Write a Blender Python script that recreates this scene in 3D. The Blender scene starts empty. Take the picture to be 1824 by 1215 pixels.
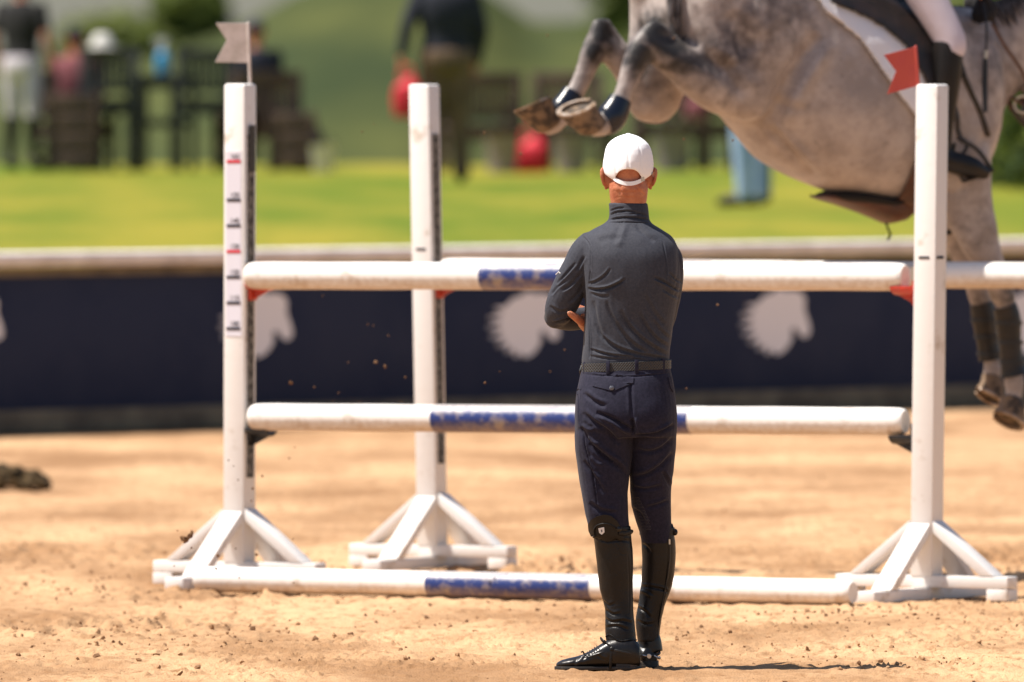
import bpy, bmesh, math, random
import numpy as np
from mathutils import Vector, Matrix, noise
from mathutils.bvhtree import BVHTree

random.seed(7)
SC = bpy.context.scene
R = math.radians
# ---------------------------------------------------------------- camera
F = 24000.0            # focal length in pixels of the 1824 px wide photograph
CH = 1.95              # camera height
PITCH = math.atan(457.5 / F)
cd = bpy.data.cameras.new("camera")
cam = bpy.data.objects.new("camera", cd)
SC.collection.objects.link(cam)
cam.location = (0, 0, CH)
cam.rotation_euler = (math.pi / 2 - PITCH, 0, 0)
cd.sensor_width = 36
cd.lens = 36 * F / 1824
cd.clip_start = 1
cd.clip_end = 5000
cd.dof.use_dof = True
cd.dof.focus_distance = 44.95
cd.dof.aperture_fstop = cd.lens / 1000 / 0.100
SC.camera = cam
# ---------------------------------------------------------------- light
EL, AZ = R(62.5), R(8)
sunv = Vector((-math.cos(EL) * math.cos(AZ), -math.cos(EL) * math.sin(AZ), math.sin(EL)))
w = bpy.data.worlds.new("World")
SC.world = w
w.use_nodes = True
nt = w.node_tree
sky = nt.nodes.new("ShaderNodeTexSky")
sky.sky_type = 'NISHITA'
sky.sun_disc = False
sky.sun_elevation = EL
sky.sun_rotation = math.atan2(sunv.x, sunv.y)
sky.air_density = 1.0
sky.dust_density = 1.2
sky.ozone_density = 1.0
bg = nt.nodes["Background"]
bg.inputs[1].default_value = 0.075
nt.links.new(sky.outputs[0], bg.inputs[0])
ld = bpy.data.lights.new("sun", 'SUN')
ld.energy = 5.0
ld.angle = R(0.53)
ld.color = (1, 0.93, 0.84)
lo = bpy.data.objects.new("sun", ld)
SC.collection.objects.link(lo)
lo.rotation_euler = sunv.to_track_quat('Z', 'Y').to_euler()
lo.location = (-20, 30, 40)
SC.view_settings.view_transform = 'Standard'
SC.view_settings.look = 'None'
SC.view_settings.exposure = 0.66
SC.view_settings.gamma = 1

# ---------------------------------------------------------------- placing
cp, sp_ = math.cos(PITCH), math.sin(PITCH)
def P(px, py, D):
    dx = (px - 912) / F
    dz = (607.5 - py) / F
    t = D / (cp + dz * sp_)
    return Vector((dx * t, D, CH + (-sp_ + dz * cp) * t))
def G(px, D, z=0.0):
    return Vector(((px - 912) / F * D, D, z))
def proj(co):
    """numpy (n,3) -> pixel coordinates in the photograph"""
    x, y, z = co[:, 0], co[:, 1], co[:, 2] - CH
    d = y * cp - z * sp_
    u = y * sp_ + z * cp
    return np.stack([912 + F * x / d, 607.5 - F * u / d], 1)

# ---------------------------------------------------------------- objects
def empty(name, loc, rz=0.0):
    o = bpy.data.objects.new(name, None)
    SC.collection.objects.link(o)
    o.location = loc
    o.rotation_euler = (0, 0, rz)
    o.empty_display_size = 0.1
    return o
def tag(o, label, cat, group=None, kind=None):
    if label: o["label"] = label
    if cat: o["category"] = cat
    if group: o["group"] = group
    if kind: o["kind"] = kind
    return o
def struct(o, kind='structure'):
    o["kind"] = kind
    return o
def rootloc(p):
    v = Vector((0, 0, 0))
    while p is not None:
        v += p.location
        p = p.parent
    return v
def copy_tree(o, parent=None):
    c = o.copy()
    SC.collection.objects.link(c)
    c.parent = parent
    for ch in [x for x in SC.objects if x.parent == o]:
        copy_tree(ch, c)
    return c

def bez(pts, n):
    """Catmull-Rom resample of tuples"""
    a = np.array([[*p] for p in pts], float)
    m = len(a)
    out = []
    for k in range(n):
        t = k / (n - 1) * (m - 1)
        i = min(int(t), m - 2)
        f = t - i
        p0, p1, p2, p3 = a[max(i - 1, 0)], a[i], a[i + 1], a[min(i + 2, m - 1)]
        out.append(0.5 * (2 * p1 + (p2 - p0) * f + (2 * p0 - 5 * p1 + 4 * p2 - p3) * f * f + (3 * p1 - p0 - 3 * p2 + p3) * f ** 3))
    return out

class MB:
    def __init__(s):
        s.v, s.f = [], []
    def add(s, v, f):
        b = len(s.v)
        s.v += [tuple(x) for x in v]
        s.f += [tuple(i + b for i in q) for q in f]
    def box(s, c, d, rot=None):
        c = Vector(c)
        m = rot if rot is not None else Matrix.Identity(3)
        v = [c + m @ Vector((x * d[0] / 2, y * d[1] / 2, z * d[2] / 2)) for x in (-1, 1) for y in (-1, 1) for z in (-1, 1)]
        s.add(v, [(0, 1, 3, 2), (4, 6, 7, 5), (0, 4, 5, 1), (2, 3, 7, 6), (0, 2, 6, 4), (1, 5, 7, 3)])
    def beam(s, a, b, w_, h_, side=None):
        """box from a to b; w_ along side, h_ perpendicular"""
        a, b = Vector(a), Vector(b)
        t = (b - a).normalized()
        sd = Vector(side) if side is not None else Vector((0, 0, 1)).cross(t)
        if sd.length < 1e-4: sd = Vector((1, 0, 0))
        sd = (sd - t * sd.dot(t)).normalized()
        up = t.cross(sd)
        m = Matrix((t, sd, up)).transposed()
        s.box((a + b) / 2, ((b - a).length, w_, h_), m)
    def rings(s, rs, cap=True):
        """rs: list of list of Vector, same length"""
        n = len(rs[0])
        v = [p for r in rs for p in r]
        f = []
        for k in range(len(rs) - 1):
            for i in range(n):
                j = (i + 1) % n
                f.append((k * n + i, k * n + j, k * n + n + j, k * n + n + i))
        if cap:
            f.append(tuple(range(n))[::-1])
            f.append(tuple((len(rs) - 1) * n + i for i in range(n)))
        s.add(v, f)
    def loft(s, rings, n=20, cap=True):
        """rings: (center, U vec (scaled), V vec (scaled)[, exponent])"""
        rs = []
        for r in rings:
            c, U, V = Vector(r[0]), Vector(r[1]), Vector(r[2])
            e = r[3] if len(r) > 3 else 2.0
            ring = []
            for i in range(n):
                a = 2 * math.pi * i / n
                ca, sa = math.cos(a), math.sin(a)
                k = (abs(ca) ** e + abs(sa) ** e) ** (-1 / e)
                ring.append(c + U * ca * k + V * sa * k)
            rs.append(ring)
        s.rings(rs, cap)
    def sloft(s, rings, n=20, k=30, cap=True):
        q = bez([(*r[0], *r[1], *r[2], (r[3] if len(r) > 3 else 2.0)) for r in rings], k)
        s.loft([(Vector(x[:3]), Vector(x[3:6]), Vector(x[6:9]), x[9]) for x in q], n, cap)
    def tube(s, pts, rad, n=12, ref=None, flat=1.0, sub=0, round_ends=False):
        """rad: number or list of r or (ru, rv); ru along ref"""
        pts = [Vector(p) for p in pts]
        if not isinstance(rad, (list, tuple)): rad = [rad] * len(pts)
        rad = [(r, r * flat) if not isinstance(r, (tuple, list)) else tuple(r) for r in rad]
        if sub:
            q = bez([(*p, *r) for p, r in zip(pts, rad)], sub)
            pts = [Vector(x[:3]) for x in q]
            rad = [(max(x[3], 1e-4), max(x[4], 1e-4)) for x in q]
        if round_ends:
            t0 = (pts[0] - pts[1]).normalized(); t1 = (pts[-1] - pts[-2]).normalized()
            p0, r0, p1, r1 = pts[0], rad[0], pts[-1], rad[-1]
            A = [(.95, .3), (.75, .65), (.4, .92)]
            pts = [p0 + t0 * r0[0] * a for a, b in A] + pts + [p1 + t1 * r1[0] * a for a, b in A[::-1]]
            rad = [(r0[0] * b, r0[1] * b) for a, b in A] + rad + [(r1[0] * b, r1[1] * b) for a, b in A[::-1]]
        ref = Vector(ref) if ref is not None else None
        rs = []
        prev = None
        for i, p in enumerate(pts):
            t = (pts[min(i + 1, len(pts) - 1)] - pts[max(i - 1, 0)])
            t.normalize()
            if ref is not None: u = ref - t * ref.dot(t)
            elif prev is not None: u = prev - t * prev.dot(t)
            else:
                u = Vector((0, 0, 1)) if abs(t.z) < .9 else Vector((1, 0, 0))
                u = u - t * u.dot(t)
            u.normalize()
            prev = u
            rs.append((p, u * rad[i][0], t.cross(u) * rad[i][1]))
        s.loft(rs, n)
    def ell(s, c, r, m=None, n=16, k=10):
        c = Vector(c)
        m = m if m is not None else Matrix.Identity(3)
        v, f = [], []
        rs = []
        for j in range(1, k):
            a = math.pi * j / k
            rs.append([c + m @ Vector((r[0] * math.sin(a) * math.cos(2 * math.pi * i / n), r[1] * math.sin(a) * math.sin(2 * math.pi * i / n), r[2] * math.cos(a))) for i in range(n)])
        s.rings(rs, True)
    def prism(s, poly, a, b, m=None, o=None):
        """poly [(x,z)] extruded in y from a to b"""
        m = m if m is not None else Matrix.Identity(3)
        o = Vector(o) if o is not None else Vector((0, 0, 0))
        n = len(poly)
        v = [o + m @ Vector((x, a, z)) for x, z in poly] + [o + m @ Vector((x, b, z)) for x, z in poly]
        f = [tuple(range(n)), tuple(range(n, 2 * n))[::-1]]
        f += [(i, i + n, (i + 1) % n + n, (i + 1) % n) for i in range(n)]
        s.add(v, f)
    def mesh(s, name, off):
        me = bpy.data.meshes.new(name)
        me.from_pydata([(x[0] - off[0], x[1] - off[1], x[2] - off[2]) for x in s.v], [], s.f)
        bm = bmesh.new(); bm.from_mesh(me)
        bmesh.ops.recalc_face_normals(bm, faces=bm.faces)
        bm.to_mesh(me); bm.free()
        return me
    def build(s, name, mat, parent=None, local=False, smooth=True, voxel=None, relax=0, post=None, bevel=0, angle=35, label=None, origin=None):
        off = rootloc(parent) if (parent is not None and not local) else Vector((0, 0, 0))
        if origin is not None: off = Vector(origin)
        me = s.mesh(name, off)
        o = bpy.data.objects.new(name, me)
        SC.collection.objects.link(o)
        if voxel or bevel:
            if voxel:
                md = o.modifiers.new('r', 'REMESH'); md.mode = 'VOXEL'; md.voxel_size = voxel
                if relax:
                    md = o.modifiers.new('s', 'SMOOTH'); md.iterations = relax; md.factor = .5
            if bevel:
                md = o.modifiers.new('b', 'BEVEL'); md.width = bevel; md.segments = 2; md.limit_method = 'ANGLE'; md.angle_limit = R(40)
            dg = bpy.context.evaluated_depsgraph_get()
            dg.update()
            m2 = bpy.data.meshes.new_from_object(o.evaluated_get(dg))
            o.modifiers.clear()
            o.data = m2
            m2.name = name
            me = m2
        if post is not None: post(me, off)
        if smooth:
            me.polygons.foreach_set('use_smooth', [True] * len(me.polygons))
            if not voxel:
                try: me.set_sharp_from_angle(angle=R(angle))
                except Exception: pass
        if mat is not None:
            me.materials.clear()
            for m_ in (mat if isinstance(mat, list) else [mat]): me.materials.append(m_)
        if parent is not None: o.parent = parent
        if origin is not None: o.location = origin
        if label: o["label"] = label
        return o

def get_co(me):
    a = np.empty(len(me.vertices) * 3); me.vertices.foreach_get('co', a); return a.reshape(-1, 3)
def get_no(me):
    a = np.empty(len(me.vertices) * 3, np.float32)
    me.vertex_normals.foreach_get('vector', a); return a.reshape(-1, 3).astype(float)
def set_co(me, a):
    me.vertices.foreach_set('co', a.ravel()); me.update()

def seg_dist(p, pts):
    """distance of p (n,2) to polyline, and the normalised position along it"""
    best = np.full(len(p), 1e9); bt = np.zeros(len(p)); bs = np.zeros(len(p))
    pts = np.array(pts, float)
    L = np.r_[0, np.cumsum(np.linalg.norm(np.diff(pts, axis=0), axis=1))]
    for i in range(len(pts) - 1):
        a, b = pts[i], pts[i + 1]
        d = b - a
        t = np.clip(((p - a) @ d) / (d @ d), 0, 1)
        q = p - (a + t[:, None] * d)
        dd = np.linalg.norm(q, axis=1)
        side = np.sign(q[:, 0] * d[1] - q[:, 1] * d[0])
        m = dd < best
        best[m] = dd[m]; bt[m] = ((L[i] + t * np.linalg.norm(d)) / L[-1])[m]; bs[m] = side[m]
    return best, bt, bs
def folds(strokes, gain=1.0):
    """cloth folds: (polyline in photo pixels, width px, amplitude m). facing -1: only the side turned to the camera"""
    def post(me, off):
        co = get_co(me) + np.array(off); no = get_no(me)
        px = proj(co)
        wgt = np.clip(-no[:, 1] * 1.6 + .25, 0, 1)
        disp = np.zeros(len(co))
        for pts, wd, amp in strokes:
            amp *= gain
            q = bez(pts, max(8, len(pts) * 5)) if len(pts) > 2 else pts
            d, t, sd = seg_dist(px, [tuple(x) for x in q])
            taper = np.clip(np.minimum(t, 1 - t) * 5, 0, 1) ** .7
            prof = np.exp(-(d / wd) ** 2) - .55 * np.exp(-((d * sd - 1.6 * wd) / wd) ** 2)
            disp += amp * prof * taper
        co += no * (disp * wgt)[:, None]
        set_co(me, co - np.array(off))
    return post

# ---------------------------------------------------------------- materials
def mat(name, col, rough=.7, col2=None, scale=8., thr=(.4, .6), bump=0., bscale=60., metal=0., spec=.5, coat=0., detail=4., stretch=None, sss=0., sheen=0., fine=None):
    m = bpy.data.materials.new(name)
    m.use_nodes = True
    t = m.node_tree; N = t.nodes; L = t.links
    b = N["Principled BSDF"]
    b.inputs["Base Color"].default_value = (*col, 1)
    b.inputs["Roughness"].default_value = rough
    b.inputs["Metallic"].default_value = metal
    b.inputs["Specular IOR Level"].default_value = spec
    b.inputs["Coat Weight"].default_value = coat
    b.inputs["Sheen Weight"].default_value = sheen
    if sss:
        b.inputs["Subsurface Weight"].default_value = sss
        b.inputs["Subsurface Radius"].default_value = (.02, .008, .004)
    tc = N.new("ShaderNodeTexCoord")
    src = tc.outputs["Object"]
    if stretch:
        mp = N.new("ShaderNodeMapping"); mp.inputs["Scale"].default_value = stretch
        L.new(src, mp.inputs[0]); src = mp.outputs[0]
    if col2 is not None:
        nz = N.new("ShaderNodeTexNoise"); nz.inputs["Scale"].default_value = scale; nz.inputs["Detail"].default_value = detail
        nz.inputs["Roughness"].default_value = .6
        L.new(src, nz.inputs["Vector"])
        rp = N.new("ShaderNodeMapRange"); rp.inputs["From Min"].default_value = thr[0]; rp.inputs["From Max"].default_value = thr[1]
        L.new(nz.outputs["Fac"], rp.inputs["Value"])
        mx = N.new("ShaderNodeMix"); mx.data_type = 'RGBA'
        mx.inputs[6].default_value = (*col, 1); mx.inputs[7].default_value = (*col2, 1)
        L.new(rp.outputs[0], mx.inputs[0]); L.new(mx.outputs[2], b.inputs["Base Color"])
        m["mix"] = mx.name
    if bump:
        nb = N.new("ShaderNodeTexNoise"); nb.inputs["Scale"].default_value = bscale; nb.inputs["Detail"].default_value = 3
        L.new(src, nb.inputs["Vector"])
        bp = N.new("ShaderNodeBump"); bp.inputs["Distance"].default_value = bump; bp.inputs["Strength"].default_value = 1
        L.new(nb.outputs["Fac"], bp.inputs["Height"]); L.new(bp.outputs[0], b.inputs["Normal"])
    return m

M = {}
M['white'] = mat('white_paint', (.78, .75, .72), .45, (.50, .42, .33), 9, (.60, .78), bump=.0008, bscale=30)
M['pole_white'] = mat('pole_white_paint', (.80, .77, .73), .38, (.42, .30, .19), 10, (.56, .80), bump=.0008, bscale=24, detail=8, stretch=(1, 1, 1))
M['pole_blue'] = mat('pole_blue_paint', (.012, .030, .155), .45, (.30, .24, .20), 17, (.50, .72), bump=.0008, bscale=30, detail=10)
M['track'] = mat('galvanised_track', (.05, .045, .04), .5, (.22, .2, .18), 60, (.45, .6), metal=.3)
M['black_plastic'] = mat('black_plastic', (.012, .012, .013), .45)
M['red_plastic'] = mat('red_plastic', (.55, .035, .012), .42, (.40, .05, .03), 30)
M['tick_black'] = mat('tick_black', (.02, .02, .03), .6)
M['tick_red'] = mat('tick_red', (.6, .01, .03), .6)
M['decal'] = mat('measuring_decal', (.68, .66, .73), .5)
M['flag_white'] = mat('white_flag_board', (.60, .53, .50), .6, (.48, .42, .38), 14)
M['flag_red'] = mat('red_flag_board', (.42, .055, .035), .55, (.40, .05, .04), 14)
M['navy'] = mat('navy_banner', (.013, .021, .054), .7, (.021, .029, .062), 1.5, spec=.2)
M['emblem'] = mat('emblem_print', (.80, .80, .84), .6)
M['kick'] = mat('kickboard', (.19, .155, .10), .85, (.10, .08, .055), 3)
M['cap_rail'] = mat('weathered_rail', (.84, .79, .75), .8, (.66, .60, .56), 2, stretch=(1, 4, 4))
M['skin'] = mat('skin', (.50, .19, .095), .52, (.36, .10, .05), 34, (.35, .72), bump=.0014, bscale=150, sss=.12)
M['cap'] = mat('white_cotton_cap', (.90, .90, .92), .85, bump=.0003, bscale=900, sheen=.2)
M['shirt'] = mat('charcoal_knit', (.028, .031, .044), .75, (.042, .045, .060), 130, (.35, .65), bump=.0006, bscale=420, spec=.3, sheen=.06)
M['breech'] = mat('navy_breeches', (.0075, .008, .022), .8, (.017, .016, .036), 110, (.35, .65), bump=.0007, bscale=400, spec=.25, sheen=.06)
M['leather'] = mat('black_leather', (.006, .005, .0045), .42, (.012, .009, .008), 14, (.4, .8), bump=.0011, bscale=160, spec=.30)
M['shoe'] = mat('polished_black_leather', (.006, .005, .005), .34, (.02, .014, .010), 20, (.5, .85), bump=.0005, bscale=120, spec=.4)
M['sole'] = mat('rubber_sole', (.02, .018, .016), .6, (.12, .08, .05), 30, (.5, .7))
M['belt'] = mat('woven_belt', (.055, .052, .05), .6)
M['steel'] = mat('steel', (.55, .5, .45), .3, metal=1.)
M['silver'] = mat('silver_badge', (.75, .75, .75), .3)
M['button'] = mat('grey_button', (.10, .11, .14), .4)
M['eye'] = mat('dark_eye', (.02, .012, .01), .15)
M['hoof'] = mat('hoof_horn', (.20, .13, .075), .7, (.045, .03, .02), 22, (.45, .58), bump=.002, bscale=40)
M['shoe_iron'] = mat('horseshoe_iron', (.45, .38, .32), .5, (.25, .16, .09), 30, metal=.5)
M['saddle'] = mat('black_saddle_leather', (.008, .0065, .006), .45, (.02, .012, .01), 10)
M['tan_leather'] = mat('brown_leather', (.10, .034, .015), .5, (.055, .02, .010), 12)
M['pad'] = mat('white_saddle_pad', (.72, .72, .76), .85, bump=.002, bscale=60)
M['fleece'] = mat('black_fleece', (.008, .007, .007), .95, bump=.004, bscale=80)
M['boot_navy'] = mat('shiny_navy_boot', (.005, .008, .018), .28)
M['boot_brown'] = mat('dark_tendon_boot', (.006, .005, .0045), .45, (.016, .011, .008), 14)
M['rider_white'] = mat('white_breeches', (.60, .54, .60), .8, bump=.001, bscale=20)
M['tail'] = mat('dark_grey_hair', (.035, .03, .032), .7, (.12, .11, .11), 20)
M['mane'] = mat('grey_mane', (.09, .08, .08), .7, (.03, .025, .025), 30)
M['clod'] = mat('damp_sand_clod', (.20, .105, .046), .95, (.11, .052, .022), 60)
M['crumb'] = mat('sand_crumbs', (.40, .235, .12), .95, (.17, .085, .038), 7, (.46, .60), detail=8)
M['dung'] = mat('dark_dung', (.075, .042, .010), .98, (.03, .018, .005), 25, bump=.01, bscale=40)
M['wood_dark'] = mat('dark_painted_wood', (.020, .022, .022), .6, (.032, .034, .034), 10)
M['wood_brown'] = mat('brown_wood', (.10, .058, .040), .7, (.055, .034, .025), 8)
M['black_cloth'] = mat('black_cloth', (.009, .008, .009), .9)
M['navy_cloth'] = mat('navy_cloth', (.012, .014, .026), .9)
M['khaki'] = mat('khaki_cloth', (.16, .10, .06), .9, (.11, .07, .045), 8)
M['denim'] = mat('pale_denim', (.22, .33, .50), .9, (.30, .40, .54), 8)
M['pink'] = mat('pink_cloth', (.20, .06, .07), .9)
M['red_cloth'] = mat('red_nylon', (.62, .012, .03), .6)
M['blue_plastic'] = mat('blue_plastic', (.02, .26, .5), .4)
M['white_plastic'] = mat('white_plastic', (.6, .58, .55), .5)
M['grey_plastic'] = mat('grey_cloth_and_pails', (.22, .185, .175), .6)

def holes():
    t = M['track'].node_tree; N = t.nodes; L = t.links; b = N["Principled BSDF"]; src = b.inputs["Base Color"].links[0].from_socket
    tc = N.new("ShaderNodeTexCoord"); sx = N.new("ShaderNodeSeparateXYZ"); L.new(tc.outputs["Object"], sx.inputs[0])
    def mth(op, a, v=None):
        m = N.new("ShaderNodeMath"); m.operation = op; L.new(a, m.inputs[0])
        if v is not None:
            if isinstance(v, float): m.inputs[1].default_value = v
            else: L.new(v, m.inputs[1])
        return m.outputs[0]
    fz = mth('ABSOLUTE', mth('SUBTRACT', mth('FRACT', mth('MULTIPLY', sx.outputs[2], 20.)), .5))
    hole = mth('MULTIPLY', mth('LESS_THAN', fz, .20), mth('LESS_THAN', mth('ABSOLUTE', sx.outputs[1]), .009))
    x = N.new("ShaderNodeMix"); x.data_type = 'RGBA'; x.inputs[7].default_value = (.004, .004, .004, 1); L.new(hole, x.inputs[0]); L.new(src, x.inputs[6]); L.new(x.outputs[2], b.inputs["Base Color"])
holes()
# sand: pale orange footing with damp darker flecks and harrow streaks
def sand_mat():
    m = mat('arena_sand', (.57, .36, .20), .95, (.29, .162, .080), 1.0, (.37, .63), bump=.004, bscale=140, detail=10, stretch=(1, .35, 1), spec=.12)
    t = m.node_tree; N = t.nodes; L = t.links
    mx = N[m["mix"]]
    tc = [n for n in N if n.type == 'TEX_COORD'][0]
    mp = N.new("ShaderNodeMapping"); mp.inputs["Scale"].default_value = (14, 5, 14)
    nz = N.new("ShaderNodeTexNoise"); nz.inputs["Scale"].default_value = 1; nz.inputs["Detail"].default_value = 8; nz.inputs["Roughness"].default_value = .7
    rp = N.new("ShaderNodeMapRange"); rp.inputs["From Min"].default_value = .50; rp.inputs["From Max"].default_value = .68
    m2 = N.new("ShaderNodeMix"); m2.data_type = 'RGBA'; m2.inputs[7].default_value = (.27, .145, .068, 1)
    L.new(tc.outputs["Object"], mp.inputs[0]); L.new(mp.outputs[0], nz.inputs["Vector"]); L.new(nz.outputs["Fac"], rp.inputs["Value"])
    L.new(rp.outputs[0], m2.inputs[0]); L.new(mx.outputs[2], m2.inputs[6]); L.new(m2.outputs[2], N["Principled BSDF"].inputs["Base Color"])
    return m
M['sand'] = sand_mat()
M['grass'] = mat('lawn_grass', (.095, .145, .012), .9, (.24, .215, .026), .55, (.36, .62), bump=.02, bscale=8, stretch=(1, .15, 1), detail=6, spec=.08)
M['hill'] = mat('meadow', (.082, .092, .034), .95, (.040, .054, .026), .16, (.38, .62), stretch=(1, .12, 1), spec=.0, detail=8)

def glare_dirt(m, col=(.62, .57, .52), sgn=1, lo=.85, hi=1.5, mx_=.8):
    # tints by facing: painted sun glare above, sandy dirt and painted bounce below
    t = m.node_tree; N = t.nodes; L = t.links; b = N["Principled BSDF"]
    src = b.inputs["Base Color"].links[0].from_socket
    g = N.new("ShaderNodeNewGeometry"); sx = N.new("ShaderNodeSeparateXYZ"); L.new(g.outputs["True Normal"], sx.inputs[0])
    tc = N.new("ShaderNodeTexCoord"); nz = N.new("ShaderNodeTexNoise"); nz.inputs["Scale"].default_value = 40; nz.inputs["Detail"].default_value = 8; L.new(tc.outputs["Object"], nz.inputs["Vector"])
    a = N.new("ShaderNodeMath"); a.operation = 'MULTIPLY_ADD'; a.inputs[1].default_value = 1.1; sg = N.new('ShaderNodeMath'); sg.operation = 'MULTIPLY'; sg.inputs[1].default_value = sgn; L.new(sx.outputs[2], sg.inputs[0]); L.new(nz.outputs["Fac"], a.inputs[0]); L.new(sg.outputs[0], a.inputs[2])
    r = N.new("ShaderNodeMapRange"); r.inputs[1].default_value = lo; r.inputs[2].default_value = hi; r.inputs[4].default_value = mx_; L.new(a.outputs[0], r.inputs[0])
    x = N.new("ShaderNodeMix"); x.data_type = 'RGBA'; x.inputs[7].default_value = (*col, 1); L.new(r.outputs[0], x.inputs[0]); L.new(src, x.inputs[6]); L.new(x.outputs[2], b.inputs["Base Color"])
glare_dirt(M['pole_blue'])  # sun glare painted as a pale film along the top of the bands
glare_dirt(M['pole_white'], (.46, .31, .18), -1, .55, 1.5, .75)  # sandy dirt, plus warm light off the sand painted into the underside
glare_dirt(M['pole_blue'], (.36, .25, .16), -1, .7, 1.6, .7)
# coat: dappled grey
def coat_mat():
    m = bpy.data.materials.new('dappled_grey_coat'); m.use_nodes = True
    t = m.node_tree; N = t.nodes; L = t.links; b = N["Principled BSDF"]
    b.inputs["Roughness"].default_value = .5
    b.inputs["Sheen Weight"].default_value = .1
    tc = N.new("ShaderNodeTexCoord"); at = N.new("ShaderNodeAttribute"); at.attribute_name = 'tone'
    def noise_(scale, det, rough=.5):
        n = N.new("ShaderNodeTexNoise"); n.inputs["Scale"].default_value = scale; n.inputs["Detail"].default_value = det; n.inputs["Roughness"].default_value = rough
        L.new(tc.outputs["Object"], n.inputs["Vector"]); return n
    def rng(inp, a, b_, c=0., d=1.):
        r = N.new("ShaderNodeMapRange"); r.inputs["From Min"].default_value = a; r.inputs["From Max"].default_value = b_
        r.inputs["To Min"].default_value = c; r.inputs["To Max"].default_value = d
        L.new(inp, r.inputs["Value"]); return r.outputs[0]
    def mix(fac, a, b_):
        x = N.new("ShaderNodeMix"); x.data_type = 'RGBA'
        L.new(fac, x.inputs[0])
        for k, s in ((6, a), (7, b_)):
            if isinstance(s, tuple): x.inputs[k].default_value = (*s, 1)
            else: L.new(s, x.inputs[k])
        return x.outputs[2]
    dis = noise_(9, 2); vo = N.new("ShaderNodeTexVoronoi"); vo.inputs["Scale"].default_value = 22; vo.feature = 'SMOOTH_F1'
    ad = N.new("ShaderNodeVectorMath"); ad.operation = 'MULTIPLY_ADD'; ad.inputs[1].default_value = (.10, .10, .10)
    L.new(dis.outputs["Color"], ad.inputs[0]); L.new(tc.outputs["Object"], ad.inputs[2]); L.new(ad.outputs[0], vo.inputs["Vector"])
    light, midc, dark, blk = (.43, .37, .34), (.28, .235, .215), (.065, .050, .048), (.010, .0075, .007)
    base = mix(rng(noise_(6, 8, .7).outputs["Fac"], .40, .60), light, midc)
    dap = mix(rng(vo.outputs["Distance"], .34, .80), base, (.19, .15, .135))
    sx = N.new("ShaderNodeSeparateColor"); L.new(at.outputs["Color"], sx.inputs[0])
    # r: dappling, g: dark, b: black points, with noisy borders
    nz = noise_(26, 4)
    def noisy(out):
        a = N.new("ShaderNodeMath"); a.operation = 'MULTIPLY_ADD'; a.inputs[1].default_value = .9
        L.new(nz.outputs["Fac"], a.inputs[0]); L.new(out, a.inputs[2])
        return rng(a.outputs[0], .55, 1.25)
    c = mix(sx.outputs[0], base, dap)
    g = N.new("ShaderNodeMath"); g.operation = 'MULTIPLY'; L.new(sx.outputs[1], g.inputs[0]); L.new(rng(vo.outputs["Distance"], .15, .7, .55, 1.), g.inputs[1])
    c = mix(noisy(g.outputs[0]), c, dark)
    c = mix(noisy(sx.outputs[2]), c, blk)
    L.new(c, b.inputs["Base Color"])
    nb = noise_(120, 3); bp = N.new("ShaderNodeBump"); bp.inputs["Distance"].default_value = .0015; L.new(nb.outputs["Fac"], bp.inputs["Height"]); L.new(bp.outputs[0], b.inputs["Normal"])
    return m
M['coat'] = coat_mat()

# ================================================================= THE SETTING
rng_ = np.random.default_rng(5)
def vnoise(x, y, seed=0):
    """smooth value noise on arrays"""
    r = np.random.default_rng(seed); T = r.random((256, 256)); T = np.pad(T, ((0, 1), (0, 1)), 'wrap')
    xi = np.floor(x).astype(int); yi = np.floor(y).astype(int)
    fx, fy = x - xi, y - yi
    fx = fx * fx * (3 - 2 * fx); fy = fy * fy * (3 - 2 * fy)
    xi %= 256; yi %= 256
    a, b, c, d = T[xi, yi], T[xi + 1, yi], T[xi, yi + 1], T[xi + 1, yi + 1]
    return (a * (1 - fx) + b * fx) * (1 - fy) + (c * (1 - fx) + d * fx) * fy
def axis(parts):
    out = []
    for a, b, n in parts: out += list(np.linspace(a, b, n, endpoint=False))
    return np.array(out + [parts[-1][1]])
def grid_obj(name, xs, ys, zf, m):
    X, Y = np.meshgrid(xs, ys, indexing='ij')
    Z = zf(X, Y)
    nx, ny = len(xs), len(ys)
    co = np.stack([X, Y, Z], -1).reshape(-1, 3)
    i = np.arange(nx - 1)[:, None] * ny + np.arange(ny - 1)[None, :]
    q = np.stack([i, i + ny, i + ny + 1, i + 1], -1).reshape(-1, 4)
    me = bpy.data.meshes.new(name)
    me.vertices.add(len(co)); me.vertices.foreach_set('co', co.ravel())
    me.loops.add(q.size); me.loops.foreach_set('vertex_index', q.ravel())
    me.polygons.add(len(q)); me.polygons.foreach_set('loop_start', np.arange(0, q.size, 4)); me.polygons.foreach_set('loop_total', np.full(len(q), 4))
    me.polygons.foreach_set('use_smooth', np.ones(len(q), bool))
    me.update(); me.validate()
    me.materials.append(m)
    o = bpy.data.objects.new(name, me); SC.collection.objects.link(o)
    return o
def wall_y(x):      # the arena wall runs slightly away to the right
    return 74.9 + (x + 2.85) * 1.14
PRINTS = [(G(80, 47.9), .055, .05, .16), (G(1480, 49.5), .05, .02, .1), (G(200, 47.0), .04, .015, .1), (G(1240, 56.), .1, .02, .15)]
CHURN = [(G(240, 48.6).x, 48.6, .55, .9, .040), (G(560, 47.4).x, 47.4, .5, .5, .022), (G(1000, 54.5).x, 54.5, .5, .8, .05), (G(1760, 55).x, 55, .45, 1.6, .06), (G(1400, 46.5).x, 46.5, .5, .5, .022), (G(1560, 45.4).x, 45.4, .35, .35, .026), (G(130, 56).x, 56., .6, 1.0, .04), (G(90, 45.5).x, 45.5, .5, .4, .02), (G(800, 45.8).x, 45.8, .5, .5, .016), (G(1720, 47.6).x, 47.6, .4, .7, .026), (G(320, 51.6).x, 51.6, .4, .6, .04)]
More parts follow.
